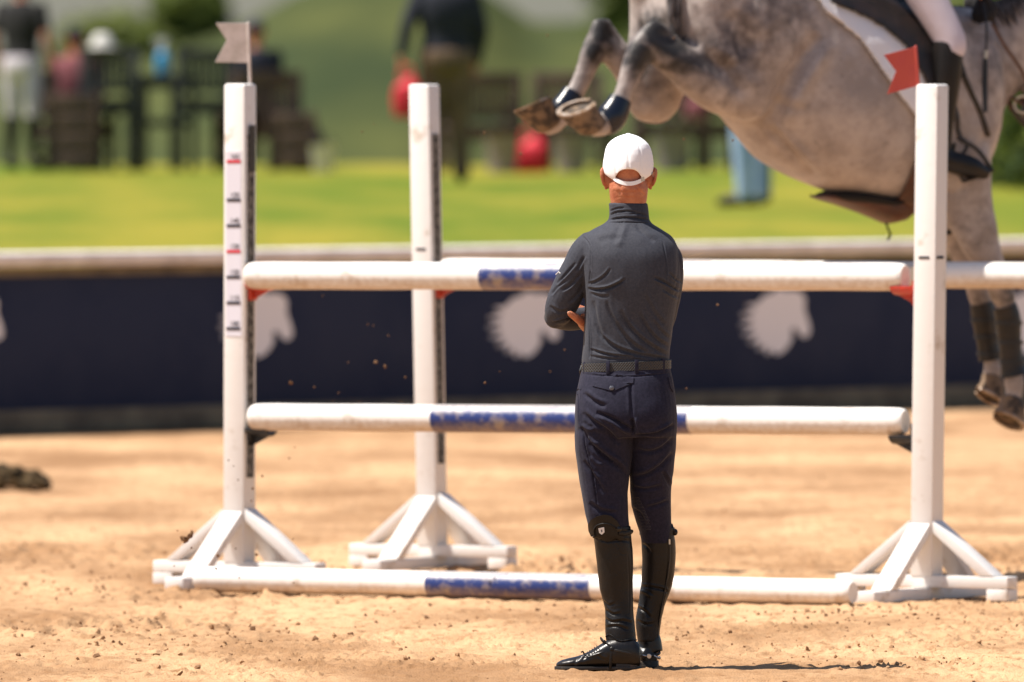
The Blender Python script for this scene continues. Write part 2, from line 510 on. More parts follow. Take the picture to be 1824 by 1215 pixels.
def sand_h(X, Y):
    near = np.clip(1 - np.abs(Y - 50) / 60, .15, 1)
    z = .018 * (vnoise(X * .9, Y * .35, 1) - .5) + .012 * (vnoise(X * 3, Y * 1.6, 2) - .5)
    z += .008 * (vnoise(X * 3 + 9, Y * 11, 3) - .5)                   # harrow ridges across
    a = vnoise(X * 9, Y * 9, 4); z += .012 * np.clip(a - .45, 0, 1) * 2 * vnoise(X * 1.5, Y * .8, 14)
    z += .016 * (vnoise(X * 14, Y * 22, 5) - .5) * (.3 + vnoise(X * 2, Y * 1.2, 15)) + .011 * (vnoise(X * 42, Y * 26, 25) - .5) * vnoise(X * 2.5, Y * 1.5, 16)
    b = vnoise(X * 60, Y * 36, 6); z += .060 * np.clip(b - .74, 0, 1) * np.clip(vnoise(X * 2.2, Y * 1.1, 17) * 2 - .5, 0, 1)
    # churned ground where horses took off and landed
    for (cx, cy, rx, ry, am) in CHURN:
        m_ = np.exp(-(((X - cx) / rx) ** 2 + ((Y - cy) / ry) ** 2))
        z += 1.4 * am * m_ * (vnoise(X * 13, Y * 7, 61) + .6 * vnoise(X * 31, Y * 19, 62) - .9)
    # shallow hoof marks
    for p, r, dp, ry in PRINTS:
        d = ((X - p.x) / (r + .02)) ** 2 + ((Y - p.y) / ry) ** 2
        z += -dp * .5 * np.exp(-d * 1.2) + dp * .3 * np.exp(-(np.sqrt(d) - 1.5) ** 2 * 4)
    z *= near
    # keep it flat where things stand
    return np.where(Y > 72, z * .3, z) - .004
sand = grid_obj('sand_ground', axis([(-45, -3.2, 30), (-3.2, -2.2, 40), (-2.2, 2.2, 560), (2.2, 3.2, 40), (3.2, 45, 30)]),
                axis([(-8, 42.6, 40), (42.6, 49, 560), (49, 58, 420), (58, 84, 160), (84, 135, 10)]), sand_h, M['sand'])
struct(sand)

def lawn_h(X, Y):
    d = Y - wall_y(X)
    z = .93 + .07 * np.clip(d / 6, 0, 1) + np.clip((Y - 82) / 40, 0, 1) * .20
    z = np.where(Y > 127, 1.2 - (Y - 127) * .16, z)
    z = np.where(Y > 152, -2.8, z)
    z = np.where(d < .12, -.4, z)
    return z + .03 * (vnoise(X * .6, Y * .2, 8) - .5)
# the lawn is laid out parallel to the wall
def lawn():
    us = axis([(-40, -6, 20), (-6, 6, 60), (6, 40, 20)])
    vs = axis([(.14, 30, 60), (30, 130, 50)])
    o = grid_obj('lawn', us, vs, lambda U, V: np.zeros_like(U), M['grass'])
    me = o.data; co = get_co(me)
    X = co[:, 0].copy(); wy = wall_y(X); V = co[:, 1].copy()
    k = V / 130
    Y = wy + V + (160 - wy - 130 + 20) * 0 * k
    co[:, 1] = Y; co[:, 2] = lawn_h(X, Y)
    set_co(me, co); return o
struct(lawn())
def hill_h(X, Y):
    # crest height along the skyline (rows of the photo at 450 m)
    xs_ = np.array([-2600, -200, 60, 150, 300, 420, 520, 640, 800, 880, 950, 1080, 1160, 2000, 4500]) - 912.
    ys_ = np.array([30, 75, 100, 105, 82, 45, -10, -50, -55, 0, 48, 42, -20, -60, -60.])
    crest = 1.95 + (150 - np.interp(X, xs_ / 53.3, ys_)) / 53.3
    f = np.clip((Y - 165) / 285, 0, 1)
    return -3.2 + (crest + 3.2) * f ** 1.15 + .5 * (vnoise(X * .08 + 5, Y * .03 + 3, 9) - .5) * f
struct(grid_obj('hillside', axis([(-200, -40, 20), (-40, 40, 120), (40, 200, 20)]), axis([(138, 520, 60)]), hill_h, M['hill']))

# arena wall -----------------------------------------------------------------
wa = Vector((-41, wall_y(-41), 0)); wb = Vector((41, wall_y(41), 0))
wdir = (wb - wa).normalized(); wn = Vector((wdir.y, -wdir.x, 0))   # towards the camera
wroot = empty('arena_wall', (0, wall_y(0), 0)); tag(wroot, 'low navy blue arena wall printed with pale horse heads, under a weathered top rail', 'wall')
def wbeam(z0, z1, y0, y1, name, m, label=None):
    mb = MB(); c = (y0 + y1) / 2
    a, b = wa - wn * c, wb - wn * c
    mb.beam(a + Vector((0, 0, (z0 + z1) / 2)), b + Vector((0, 0, (z0 + z1) / 2)), abs(y1 - y0), z1 - z0)
    return mb.build(name, m, wroot, bevel=.03 if name == 'top_rail' else .006, label=label)
wbeam(.12, .925, .0, .06, 'banner_panel', M['navy'])
wbeam(0, .135, -.03, .07, 'kickboard', M['kick'])
wbeam(.935, 1.015, -.10, .13, 'top_rail', M['cap_rail'])
wbeam(.88, .93, -.02, .08, 'rail_support', M['kick'])
# emblem: a horse's head in profile facing right with its mane streaming behind (unit box 1 x 1, y up)
EMB = [(.50, .96), (.58, 1.0), (.66, .96), (.78, .97), (.88, .92), (.93, .82), (.92, .68), (.97, .52), (1.0, .38), (.98, .29), (.92, .25), (.86, .29), (.82, .36), (.76, .40), (.73, .36), (.74, .24), (.69, .13), (.62, .05), (.52, .0),
       (.46, .07), (.38, .0), (.36, .14), (.25, .07), (.28, .22), (.12, .17), (.24, .32), (.02, .30), (.21, .43), (-.02, .46), (.20, .54), (.0, .62), (.22, .66), (.09, .76), (.25, .78), (.33, .88), (.43, .92)]
def emblem_at(px, hpx, wpx, top):
    D = 78.
    for _ in range(6):
        x = (px - 912) / F * D; D = wall_y(x)
    s = F / D
    hw, hh = wpx / s, hpx / s
    z0 = P(px, top + hpx, D).z
    c = Vector((x, D, z0)) + wn * .001
    mb = MB()
    n = len(EMB)
    ctr = Vector((.42, .5))
    V = []
    pts = bez([(*p,) for p in EMB + [EMB[0]]], 90)[:-1]
    for side in (0, 1):
        for p in pts:
            V.append(c + wdir * (p[0] - .5) * hw / wdir.x + Vector((0, 0, p[1] * hh)) + wn * (.003 if side else 0))
    k = len(pts)
    mb.add(V, [tuple(range(k)), tuple(range(k, 2 * k))[::-1]] + [(i, i + k, (i + 1) % k + k, (i + 1) % k) for i in range(k)])
    mb.build('horse_head_emblem', M['emblem'], wroot, smooth=False)
for px in (-62, 455, 932, 1380, 1828): emblem_at(px, 118, 128, 519 if px < 1200 else 514)

# ================================================================= JUMP
PA = R(-30)
pd = Vector((math.cos(PA), math.sin(PA), 0)); pn = Vector((math.sin(PA), -math.cos(PA), 0))   # pole direction; pn faces camera-left
PW = .092
def standard(px, D, top, lean, label, pole_side, cups, ticks, brightcap=False):
    """pole_side +1: the poles leave on the +x side. local x = pole direction, local -y = towards the camera"""
    t = empty('jump_standard', G(px, D), PA)
    tag(t, label, 'jump stand', 'white jump standards of the spread fence')
    h = top
    dx = math.tan(lean)
    def PX(z): return dx * z
    mb = MB()
    rs = []
    for z in (.09, h - .006, h):
        k = PW / 2 if z < h else PW / 2 - .006
        rs.append([Vector((PX(z) + sx * k, sy * k, z)) for sx, sy in ((-1, -1), (1, -1), (1, 1), (-1, 1))])
    mb.rings(rs); mb.build('post', M['white'], t, local=True, bevel=.006)
    # metal pin track on the pole side, pierced with holes
    mb = MB(); k = PW / 2
    a, b = .42, h - .20
    mb.beam((PX(a) + pole_side * (k + .003), 0, a), (PX(b) + pole_side * (k + .003), 0, b), .045, .006, side=(0, 1, 0))
    mb.build('pin_track', M['track'], t, local=True)
    if px < 500:
        mb = MB(); mb.box((PX(1.67) + k + .009, 0, 1.70), (.004, .042, .18)); mb.build('track_cover', M['black_plastic'], t, local=True)
    # crossed foot beams and four braces
    mb = MB(); mb.box((0, 0, .0225), (.085, .98, .045)); mb.build('foot_beam', M['white'], t, local=True, bevel=.005)
    mb = MB(); mb.box((0, 0, .069), (.74, .085, .046)); mb.build('foot_beam', M['white'], t, local=True, bevel=.005)
    for s in (-1, 1):
        mb = MB(); mb.box((s * .325, 0, .0225), (.088, .09, .043)); mb.build('foot_pad', M['white'], t, local=True, bevel=.004)
    for s in (-1, 1):
        for ax in (0, 1):
            mb = MB()
            zt = .30 if ax == 0 else .29
            ln = .31 if ax == 0 else .36
            zb = .094 if ax == 0 else .047
            o0 = k + .003
            wd = .086
            th = .036
            # parallelogram in (radial, z)
            hyp = math.hypot(ln - o0, zt - zb); ez = th * hyp / (ln - o0); ex = th * hyp / (zt - zb)
            poly = [(o0, zt + .0), (o0, zt - ez), (ln - ex, zb), (ln, zb)]
            if ax == 0: m3 = Matrix(((s, 0, 0), (0, 1, 0), (0, 0, 1)))
            else: m3 = Matrix(((0, 1, 0), (s, 0, 0), (0, 0, 1)))
            mb.prism(poly, -wd / 2, wd / 2, m3)
            mb.build('brace', M['white'], t, local=True, bevel=.003)
    for z, kind in cups:
        mb = MB(); m_ = M['red_plastic'] if kind == 'red' else M['black_plastic']
        x0 = PX(z) + pole_side * (k + .006)
        s = pole_side
        mb.box((x0 + s * .006, 0, z - .045), (.012, .052, .135 if kind == 'red' else .10))
        # shallow cradle below the pole
        rs = []
        for j in range(7):
            a_ = R(-52 + j * 104 / 6)
            y = .062 * math.sin(a_); zz = z - .062 * math.cos(a_)
            rs.append([Vector((x0, y, zz)), Vector((x0 + s * .095, y, zz)), Vector((x0 + s * .095, y, zz - .012)), Vector((x0, y, zz - .016))])
        mb.rings(rs)
        mb.prism([(x0, z - .07), (x0 + s * .09, z - .07), (x0, z - .115)], -.006, .006)
        mb.build('jump_cup', m_, t, local=True, bevel=.002)
        if kind == 'red':
            mb = MB(); mb.box((x0 + s * .002, -.03, z + .008), (.014, .02, .05)); mb.build('cup_pin', M['steel'], t, local=True)
    # markings on the face towards the camera
    if ticks == 'scale':
        mb = MB(); mb.box((PX(1.3), -k - .001, 1.33), (.070, .002, .72)); mb.build('measuring_strip', M['decal'], t, local=True, smooth=False)
        for z, c in ((1.65, 'r'), (1.5, 'b'), (1.4, 'b'), (1.3, 'r'), (1.2, 'b'), (1.1, 'b'), (1.0, 'b')):
            mb = MB(); mb.box((PX(z), -k - .003, z), (.062, .002, .011))
            mb.build('height_mark', M['tick_red' if c == 'r' else 'tick_black'], t, local=True, smooth=False)
            cu = bpy.data.curves.new('height_number', 'FONT'); cu.body = '%d' % round(z * 100); cu.size = .028; cu.align_x = 'CENTER'; cu.extrude = .0004
            oc = bpy.data.objects.new('height_number', cu); SC.collection.objects.link(oc)
            dg = bpy.context.evaluated_depsgraph_get()
            me = bpy.data.meshes.new_from_object(oc.evaluated_get(dg)); bpy.data.objects.remove(oc)
            me.materials.clear(); me.materials.append(M['tick_black'])
            on = bpy.data.objects.new('height_number', me); SC.collection.objects.link(on); on.parent = t
            on.location = (PX(z) + .006, -k - .003, z + .010); on.rotation_euler = (R(90), 0, 0)
    elif ticks:
        for z, face in ticks:
            mb = MB()
            if face == 'front': mb.box((PX(z) - .002, -k - .001, z), (.045, .002, .009))
            else: mb.box((PX(z) + k + .001, -.008, z), (.002, .055, .012))
            mb.build('height_mark', M['tick_black'], t, local=True, smooth=False)
    return t
S1 = standard(426, 52.42, 1.952, R(.15), 'white jump standard with the red and black height marks, under the white flag', 1, [(1.222, 'red'), (.655, 'black')], 'scale')
S2 = standard(771, 54.35, 1.95, R(-1.2), 'white jump standard leaning in the middle, behind the poles, with no flag on it', 1, [(1.20, 'red')], [(1.285, 'front')])
S3 = standard(1650, 50.98, 1.95, R(.75), 'white jump standard in front of the jumping horse, beside the red flag', -1, [(1.225, 'red'), (.66, 'black')], [(1.295, 'right'), (1.295, 'front')])
S4 = standard(1985, 52.9, 1.95, 0, 'white jump standard past the right edge holding the end of the back pole', -1, [(1.20, 'red')], None)

def pole(a, b, r, bands, label, cat='jump pole'):
    a, b = Vector(a), Vector(b)
    t = empty('jump_pole', (a + b) / 2); tag(t, label, cat, 'white and blue jump poles')
    L_ = (b - a)
    def at(f): return a + L_ * f
    mb = MB()
    fs = [0, .003, .008, .02] + [k / 24 for k in range(1, 24)] + [.98, .992, .997, 1]
    rr = [r * .80, r * .92, r * .975, r] + [r * (1 + .012 * math.sin(k * 1.7)) for k in range(1, 24)] + [r, r * .975, r * .92, r * .80]
    mb.tube([at(f) for f in fs], rr, n=28)
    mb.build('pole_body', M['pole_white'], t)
    for f0, f1 in bands:
        mb = MB(); k = 12
        mb.tube([at(f0 + (f1 - f0) * i / k) for i in range(k + 1)], r * 1.018, n=28)
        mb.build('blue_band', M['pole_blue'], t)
    return t
def PB(px, py, D): return P(px, py, D)
pole(P(443, 491, 52.36), P(1613, 493, 51.02), .0535, [(.365, .615)], 'white front top pole on red cups, blue in the middle, passing behind the man')
pole(P(449, 743, 52.36), P(1613, 751, 51.02), .053, [(.287, .68)], 'white lower pole on black cups with a long scuffed blue middle')
pole(G(352, 51.75, .049), G(1520, 50.35, .049), .049, [(.362, .612)], 'white and blue ground pole lying on the sand before the fence')
pole(P(789, 483, 54.30), P(1950, 492, 52.95), .0525, [(.30, .42)], 'white back pole running right from the leaning standard, partly hidden behind the front top pole')

# marker flags ---------------------------------------------------------------
def flag(D, pole_top, pole_bot, poly, m_, mstick, label):
    t = empty('marker_flag', P(*pole_bot, D)); tag(t, label, 'flag')
    mb = MB(); mb.tube([P(*pole_bot, D) + Vector((0, 0, -.03)), P(*pole_top, D)], .0065, n=10, round_ends=True); mb.build('flag_stick', mstick, t)
    mb = MB(); n = len(poly)
    v = [P(x, y, D - .003) for x, y in poly] + [P(x, y, D + .003) for x, y in poly]
    mb.add(v, [tuple(range(n)), tuple(range(n, 2 * n))[::-1]] + [(i, i + n, (i + 1) % n + n, (i + 1) % n) for i in range(n)])
    mb.build('flag_panel', m_, t, smooth=False, bevel=.001)
flag(52.42, (442, 42), (446, 152), [(384, 41), (443, 41), (447, 112), (383, 111), (404, 72)], M['flag_white'], M['flag_white'], 'white swallow-tailed flag on top of the standard with height marks')
flag(50.98, (1631, 84), (1637, 152), [(1574, 98), (1631, 83), (1638, 152), (1580, 168), (1596, 127)], M['flag_red'], M['flag_red'], 'red swallow-tailed flag tilted beside the top of the right-hand standard')

# ================================================================= PEOPLE: shared pieces
def frame(fwd, up=(0, 0, 1)):
    f = Vector(fwd).normalized(); u = Vector(up); r = f.cross(u).normalized(); u = r.cross(f).normalized()
    return r, f, u
def head_into(mb, c, fwd, up=(0, 0, 1), k=1.0, ears=True, eo=0., ek=1.):
    """adds a head (skull, jaw, nose, lips, ears) centred on c"""
    c = Vector(c); r, f, u = frame(fwd, up)
    prof = [(-.118, .060, .018, .014), (-.108, .052, .036, .038), (-.085, .034, .052, .066), (-.055, .018, .062, .084), (-.02, .006, .070, .093),
            (.02, .002, .075, .098), (.055, -.001, .075, .098), (.085, -.004, .066, .086), (.105, -.006, .046, .062), (.117, -.006, .018, .024)]
    mb.loft([(c + (f * o + u * z) * k, r * rx * k, f * ry * k, 2.15) for z, o, rx, ry in prof], 28)
    q = lambda x, y, z: c + (r * x + f * y + u * z) * k
    mb.tube([q(0, .088, .025), q(0, .106, -.012), q(0, .112, -.030)], [.007 * k, .010 * k, .013 * k], n=10, round_ends=True)
    for s in (-1, 1):
        mb.tube([q(s * .012, .096, .034), q(s * .034, .091, .037), q(s * .052, .075, .030)], .0075 * k, n=8, round_ends=True)
        mb.ell(q(s * .013, .103, -.033), (.009 * k, .009 * k, .007 * k), n=8, k=6)
    mb.tube([q(-.024, .090, -.062), q(0, .099, -.060), q(.024, .090, -.062)], .0068 * k, n=8, round_ends=True)
    mb.ell(q(0, .086, -.100), (.022 * k, .016 * k, .014 * k), n=10, k=8)
    if ears:
        for s in (-1, 1):
            # shell, rim and lobe of the ear, standing off the skull
            m = Matrix((r * 1.0, f, u)).transposed()
            e = q(s * (.080 + eo), -.008, -.010)
            E = lambda x, y, z: q(s * (.076 + (x - .076) * ek + eo), -.008 + (y + .008) * ek, -.008 + (z + .008) * ek)
            tilt = Matrix.Rotation(s * R(-28), 3, 'Z') @ Matrix.Rotation(s * R(8), 3, 'Y')
            mb.ell(e, (.0085 * k * ek, .018 * k * ek, .029 * k * ek), m @ tilt, n=12, k=9)
            if eo: mb.tube([q(s * .066, -.004, -.012), e], .013 * k, n=10)
            mb.tube([E(.074, .006, -.034), E(.084, -.018, -.030), E(.092, -.028, -.004), E(.092, -.022, .018), E(.080, .000, .024)], [.006 * k, .006 * k, .0062 * k, .0062 * k, .005 * k], n=8, round_ends=True, sub=14)
            mb.ell(E(.077, -.002, -.038), (.007 * k, .009 * k, .012 * k), m, n=8, k=6)
def eyes(c, fwd, parent, up=(0, 0, 1), k=1.0):
    c = Vector(c); r, f, u = frame(fwd, up)
    for s in (-1, 1):
        mb = MB(); mb.ell(c + (r * s * .031 + f * .086 + u * .018) * k, (.013 * k, .010 * k, .007 * k), Matrix((r, f, u)).transposed(), n=12, k=8)
        mb.build('eye', M['eye'], parent)
def hand_into(mb, w_, d, pn_, ts, curl=(25, 35, 25), k=1.0, thumb=None, rr=.009, spread=1.0):
    """hand from wrist w_ along d; pn_ = normal out of the palm; ts = +-1 side of the thumb along d x pn_; curl: degrees at the three joints"""
    d = Vector(d).normalized(); n = Vector(pn_); n = (n - d * n.dot(d)).normalized(); s = d.cross(n) * ts
    w_ = Vector(w_)
    mb.loft([(w_ - d * .01 * k, s * .027 * k, n * .019 * k), (w_ + d * .02 * k, s * .032 * k, n * .018 * k), (w_ + d * .055 * k, s * .040 * k, n * .016 * k, 2.6), (w_ + d * .085 * k, s * .041 * k, n * .013 * k, 2.6), (w_ + d * .094 * k, s * .036 * k, n * .009 * k)], 16)
    L_ = (.070, .079, .073, .057)
    for i in range(4):
        base = w_ + (d * (.082 - abs(i - 1.2) * .004) + s * (.030 - i * .0202)) * k
        dd = (d + s * (.10 - i * .07) * spread).normalized(); nn = n
        p = base - dd * .02 * k; pts = [p, base]; rad = [rr * k, rr * k]
        ax = dd.cross(nn)
        tot = 0
        for j, fr in enumerate((.46, .30, .24)):
            tot += R(curl[j]) * (1 + .08 * i)
            q = dd * math.cos(tot) + nn * math.sin(tot)
            pts.append(pts[-1] + q * L_[i] * fr * k); rad.append(rr * k * (.95 - .08 * j))
        mb.tube(pts, rad, n=10, round_ends=True)
    tk = 1.28 if thumb is not None else 1.
    if thumb is None:
        b = w_ + (d * .020 + s * .022 + n * .004) * k
        thumb = [b, b + (d * .030 + s * .026 + n * .010) * k, b + (d * .056 + s * .032 + n * .020) * k, b + (d * .076 + s * .028 + n * .028) * k]
    mb.tube(thumb, [.014 * k * tk, .012 * k * tk, .0105 * k * tk, .0085 * k * tk], n=10, round_ends=True)

# ================================================================= THE MAN
MD = 44.95
def Q(px, py, d=0.0): return P(px, py, MD + d)
MS = F / MD            # px per metre at the man
def ring_px(py, l, r, ry, dy=0.0, e=2.3, tilt=0.0):
    """horizontal ring from measured left/right edges"""
    c = Q((l + r) / 2, py, dy)
    hw = (r - l) / 2 / MS
    return (c, Vector((hw * math.cos(tilt), hw * math.sin(tilt), 0)), Vector((-ry * math.sin(tilt), ry * math.cos(tilt), 0)), e)
man = empty('person', G(1120, MD)); tag(man, 'man standing on the sand with folded arms, white cap, charcoal top, navy breeches and tall black boots, seen from behind', 'person')
man["label"] = 'man standing with folded arms in white cap, charcoal top and tall black boots'
TORSO = [(668, 1038, 1194, .112, 0), (655, 1039, 1192, .112, 0), (640, 1036, 1192, .114, 0), (610, 1038, 1195, .116, 0), (580, 1040, 1199, .119, 0), (545, 1042, 1205, .123, -.002), (510, 1040, 1211, .127, -.004),
         (480, 1037, 1213, .128, -.005), (455, 1035, 1211, .124, -.005), (435, 1036, 1206, .112, -.003), (420, 1042, 1196, .098, 0), (409, 1056, 1180, .083, .003), (399, 1076, 1163, .070, .006), (390, 1086, 1155, .064, .010)]
def torso(mb, inset=0.0, lo=668, hi=390):
    rs = []
    for py, l, r, ry, dy in TORSO:
        if hi <= py <= lo:
            c, U, V, e = ring_px(py, l, r, ry, dy, 2.5 - .4 * min(1, max(0, (500 - py) / 100)))
            rs.append((c, U * (1 - inset / U.length), V * (1 - inset / V.length), e))
    mb.sloft(rs, 44, 60)
LARM = [((1052, 441, .0), .054), ((1040, 456, .0), .055), ((1030, 476, .0), .053), ((1018, 500, .005), .054), ((1006, 530, .015), .057), ((996, 553, .03), .052), ((991, 564, .045), .043)]
LFORE = [((991, 563, .045), .041), ((1003, 568, .08), .039), ((1030, 568, .13), .038), ((1075, 556, .17), .036), ((1118, 542, .185), .032), ((1130, 538, .18), .030)]
RARM = [((1180, 445, .0), .050), ((1187, 462, .0), .055), ((1190, 485, .012), .054), ((1188, 520, .04), .050), ((1182, 555, .08), .047), ((1178, 575, .11), .043)]
RFORE = [((1178, 575, .11), .042), ((1150, 580, .165), .040), ((1110, 578, .20), .037), ((1072, 572, .165), .031), ((1056, 569, .125), .028)]
def limb(mb, L_, inset=0., sub=22, flat=1.0):
    mb.tube([Q(*p) for p, r in L_], [(r - inset, (r - inset) * flat) for p, r in L_], n=22, ref=None, sub=sub, round_ends=True)
# shirt: one garment, torso + sleeves + stand collar
mb = MB()
torso(mb, 0, 655)
limb(mb, LARM); limb(mb, LFORE[:5]); limb(mb, RARM); limb(mb, RFORE[:4])
COL = [(402, 1078, 1162, .070, .008), (394, 1084, 1157, .066, .009), (384, 1086, 1155.5, .065, .010), (376, 1086, 1155, .064, .012), (368, 1085.5, 1154, .063, .013), (362, 1084.5, 1153, .062, .014)]
mb.loft([ring_px(py, l, r, ry, dy, 2.1) for py, l, r, ry, dy in COL], 32)
SF = [([(1046, 514), (1064, 516), (1084, 513), (1104, 504), (1114, 496)], 2.2, -.0062), ([(1047, 505), (1060, 502), (1076, 492), (1088, 478)], 1.9, -.0036), ([(1050, 522), (1070, 528), (1086, 527)], 2.6, -.0022),
      ([(1214, 518), (1200, 513), (1184, 503), (1164, 494)], 2.3, -.0055), ([(1216, 504), (1204, 497), (1192, 486)], 2.0, -.0038), ([(1212, 530), (1196, 524), (1180, 514)], 2.6, -.0028),
      ([(1080, 536), (1088, 560), (1104, 588), (1128, 614), (1160, 634)], 3.4, -.0044), ([(1106, 552), (1120, 580), (1146, 606), (1180, 628), (1192, 632)], 3.2, -.0050), ([(1140, 556), (1150, 580), (1170, 604), (1192, 618)], 3.0, -.0046), ([(1164, 570), (1176, 588), (1194, 604)], 2.8, -.0032),
      ([(1060, 576), (1072, 600), (1100, 620), (1140, 632), (1188, 639)], 2.8, -.0045), ([(1150, 526), (1162, 552), (1184, 580)], 3.6, -.0030), ([(1056, 536), (1062, 570), (1072, 598)], 4, -.0035),
      ([(1050, 622), (1085, 632), (1130, 637)], 2.0, -.0040), ([(1048, 634), (1090, 639), (1150, 641)], 2.0, -.0025), ([(1052, 480), (1049, 508)], 1.1, -.0026), ([(1052, 440), (1052, 481)], 1.0, -.0022), ([(1036, 418), (1048, 432), (1052, 445)], 1.0, -.0022),
      ([(1047, 556), (1050, 600), (1050, 640)], 1.3, -.0045), ([(1100, 440), (1110, 415), (1116, 400)], 6, .003), ([(1132, 402), (1146, 416), (1166, 432)], 4, -.0025), ([(1064, 430), (1090, 424), (1112, 426)], 6, -.0018),
      ([(1008, 500), (992, 512), (980, 526)], 2.2, -.0030), ([(1026, 468), (1008, 488), (990, 506)], 2.4, -.0046), ([(1036, 486), (1016, 508), (1000, 518)], 2.6, -.0036), ([(978, 545), (996, 556), (1016, 554)], 3, -.0030), ([(984, 576), (1008, 569), (1030, 566)], 1.8, -.0065), ([(1042, 456), (1028, 482)], 2.4, -.003), ([(1040, 506), (1030, 524), (1012, 540)], 3, -.003),
      ([(1086, 392), (1105, 388), (1130, 388), (1154, 391)], 1.3, -.0048), ([(1086, 384), (1098, 378), (1118, 376), (1136, 378)], 1.3, -.0042), ([(1154, 386), (1140, 381), (1122, 382)], 1.3, -.0036), ([(1086, 376), (1100, 371), (1112, 370)], 1.2, -.0032), ([(1084, 397), (1110, 396), (1158, 398)], 1.0, -.003),
      ([(1180, 430), (1186, 460), (1188, 500)], 1.2, -.0022), ([(1207, 440), (1210, 480), (1202, 530)], 3, -.003)]
def small_noise(amp, sc=(28, 20), base=None):
    def post(me, off):
        if base: base(me, off)
        co = get_co(me); no = get_no(me)
        g = co + np.array(off)
        n_ = vnoise((g[:, 0] + g[:, 1]) * sc[0] + 50, g[:, 2] * sc[1] + 50, 31) + .5 * vnoise((g[:, 0] - g[:, 1]) * sc[0] * 2.3 + 80, g[:, 2] * sc[1] * 2 + 50, 32)
        co += no * ((n_ - .75) * amp)[:, None]
        set_co(me, co)
    return post
shirt = mb.build('shirt', M['shirt'], man, voxel=.0031, relax=7, post=small_noise(.0042, (13, 9), folds(SF, 1.45)))
# sleeve mark
mb = MB(); mb.tube([Q(990, 489, -.030), Q(995, 484, -.041), Q(998, 487, -.045)], .0016, n=6); mb.build('sleeve_mark', M['silver'], man)

# the body itself, one continuous skin
HC = Q(1119, 303, .03)
mb = MB()
head_into(mb, HC - Vector((0, 0, .018)), (-.05, 1, 0), ears=True, k=.93, eo=.003, ek=1.12)
mb.loft([ring_px(py, l, r, ry, dy, 2.1) for py, l, r, ry, dy in [(322, 1086, 1153, .070, .012), (336, 1084.5, 1154.5, .068, .006), (350, 1086, 1153, .062, .008), (364, 1088, 1151, .058, .012), (380, 1089, 1151, .057, .014), (400, 1084, 1156, .058, .012), (412, 1070, 1166, .066, .006)]], 28)
torso(mb, .019, 668, 399)
for A in (LARM, LFORE, RARM, RFORE): limb(mb, A, .015)
mb.loft([ring_px(py, l, r, ry, dy) for py, l, r, ry, dy in [(660, 1048, 1186, .10, 0), (700, 1040, 1192, .115, 0), (740, 1036, 1196, .12, 0), (770, 1040, 1190, .11, 0)]], 24)
LLEG = [((1078, 755, 0), .080), ((1074, 820, 0), .078), ((1080, 880, .0), .066), ((1086, 935, .0), .056), ((1096, 1000, .02), .052), ((1100, 1060, .02), .040), ((1105, 1120, .01), .034), ((1108, 1160, .01), .030)]
RLEG = [((1160, 755, .02), .075), ((1160, 820, .05), .066), ((1160, 880, .08), .052), ((1168, 935, .11), .042), ((1173, 1000, .13), .044), ((1165, 1060, .13), .040), ((1158, 1110, .13), .032), ((1158, 1160, .13), .030)]
limb(mb, LLEG); limb(mb, RLEG)
mb.tube([Q(1112, 1170, .01), Q(1075, 1175, .0), Q(1030, 1181, -.01)], [.022, .022, .012], n=12, round_ends=True)
mb.tube([Q(1158, 1168, .13), Q(1152, 1170, .2), Q(1146, 1172, .28)], [.022, .022, .012], n=12, round_ends=True)
# right hand tucked at the crook of the left elbow: the thumb shows, the fingers close round the sleeve in front
wr = Q(1056, 566, .135)
hand_into(mb, wr, (-1, .15, .12), (-.1, -1, 0), 1, curl=(10, 35, 30), thumb=[Q(1046, 579, .06), Q(1036, 573, -.004), Q(1024, 564, -.026), Q(1016, 559, -.034)], rr=.0085)
# heel of the hand seen between sleeve and ribs
mb.tube([Q(1050, 556, .05), Q(1042, 566, .012), Q(1037, 576, .02), Q(1042, 584, .06)], [.015, .019, .017, .014], n=10, round_ends=True)
# left hand laid over the right upper arm
hand_into(mb, Q(1128, 538, .175), (1, -.30, .25), (-.1, -1, 0), 1, curl=(15, 20, 15))
def neckskin(me, off):
    folds([([(1128, 326), (1140, 340), (1152, 352)], 1.6, -.0022), ([(1092, 340), (1118, 343), (1146, 340)], 1.8, -.0014), ([(1095, 350), (1120, 352), (1145, 350)], 1.5, -.0012), ([(1104, 325), (1104, 350)], 3.5, -.0025), ([(1136, 325), (1137, 350)], 3.5, -.002)])(me, off)
body = mb.build('body', M['skin'], man, voxel=.0038, relax=3, post=neckskin)
eyes(HC - Vector((0, 0, .018)), (-.05, 1, 0), man, k=.93)
# thumb nail
mb = MB(); mb.ell(Q(1013.5, 557, -.0445), (.006, .0025, .005), n=10, k=6); mb.build('thumb_nail', mat('nail', (.62, .30, .19), .35), man)

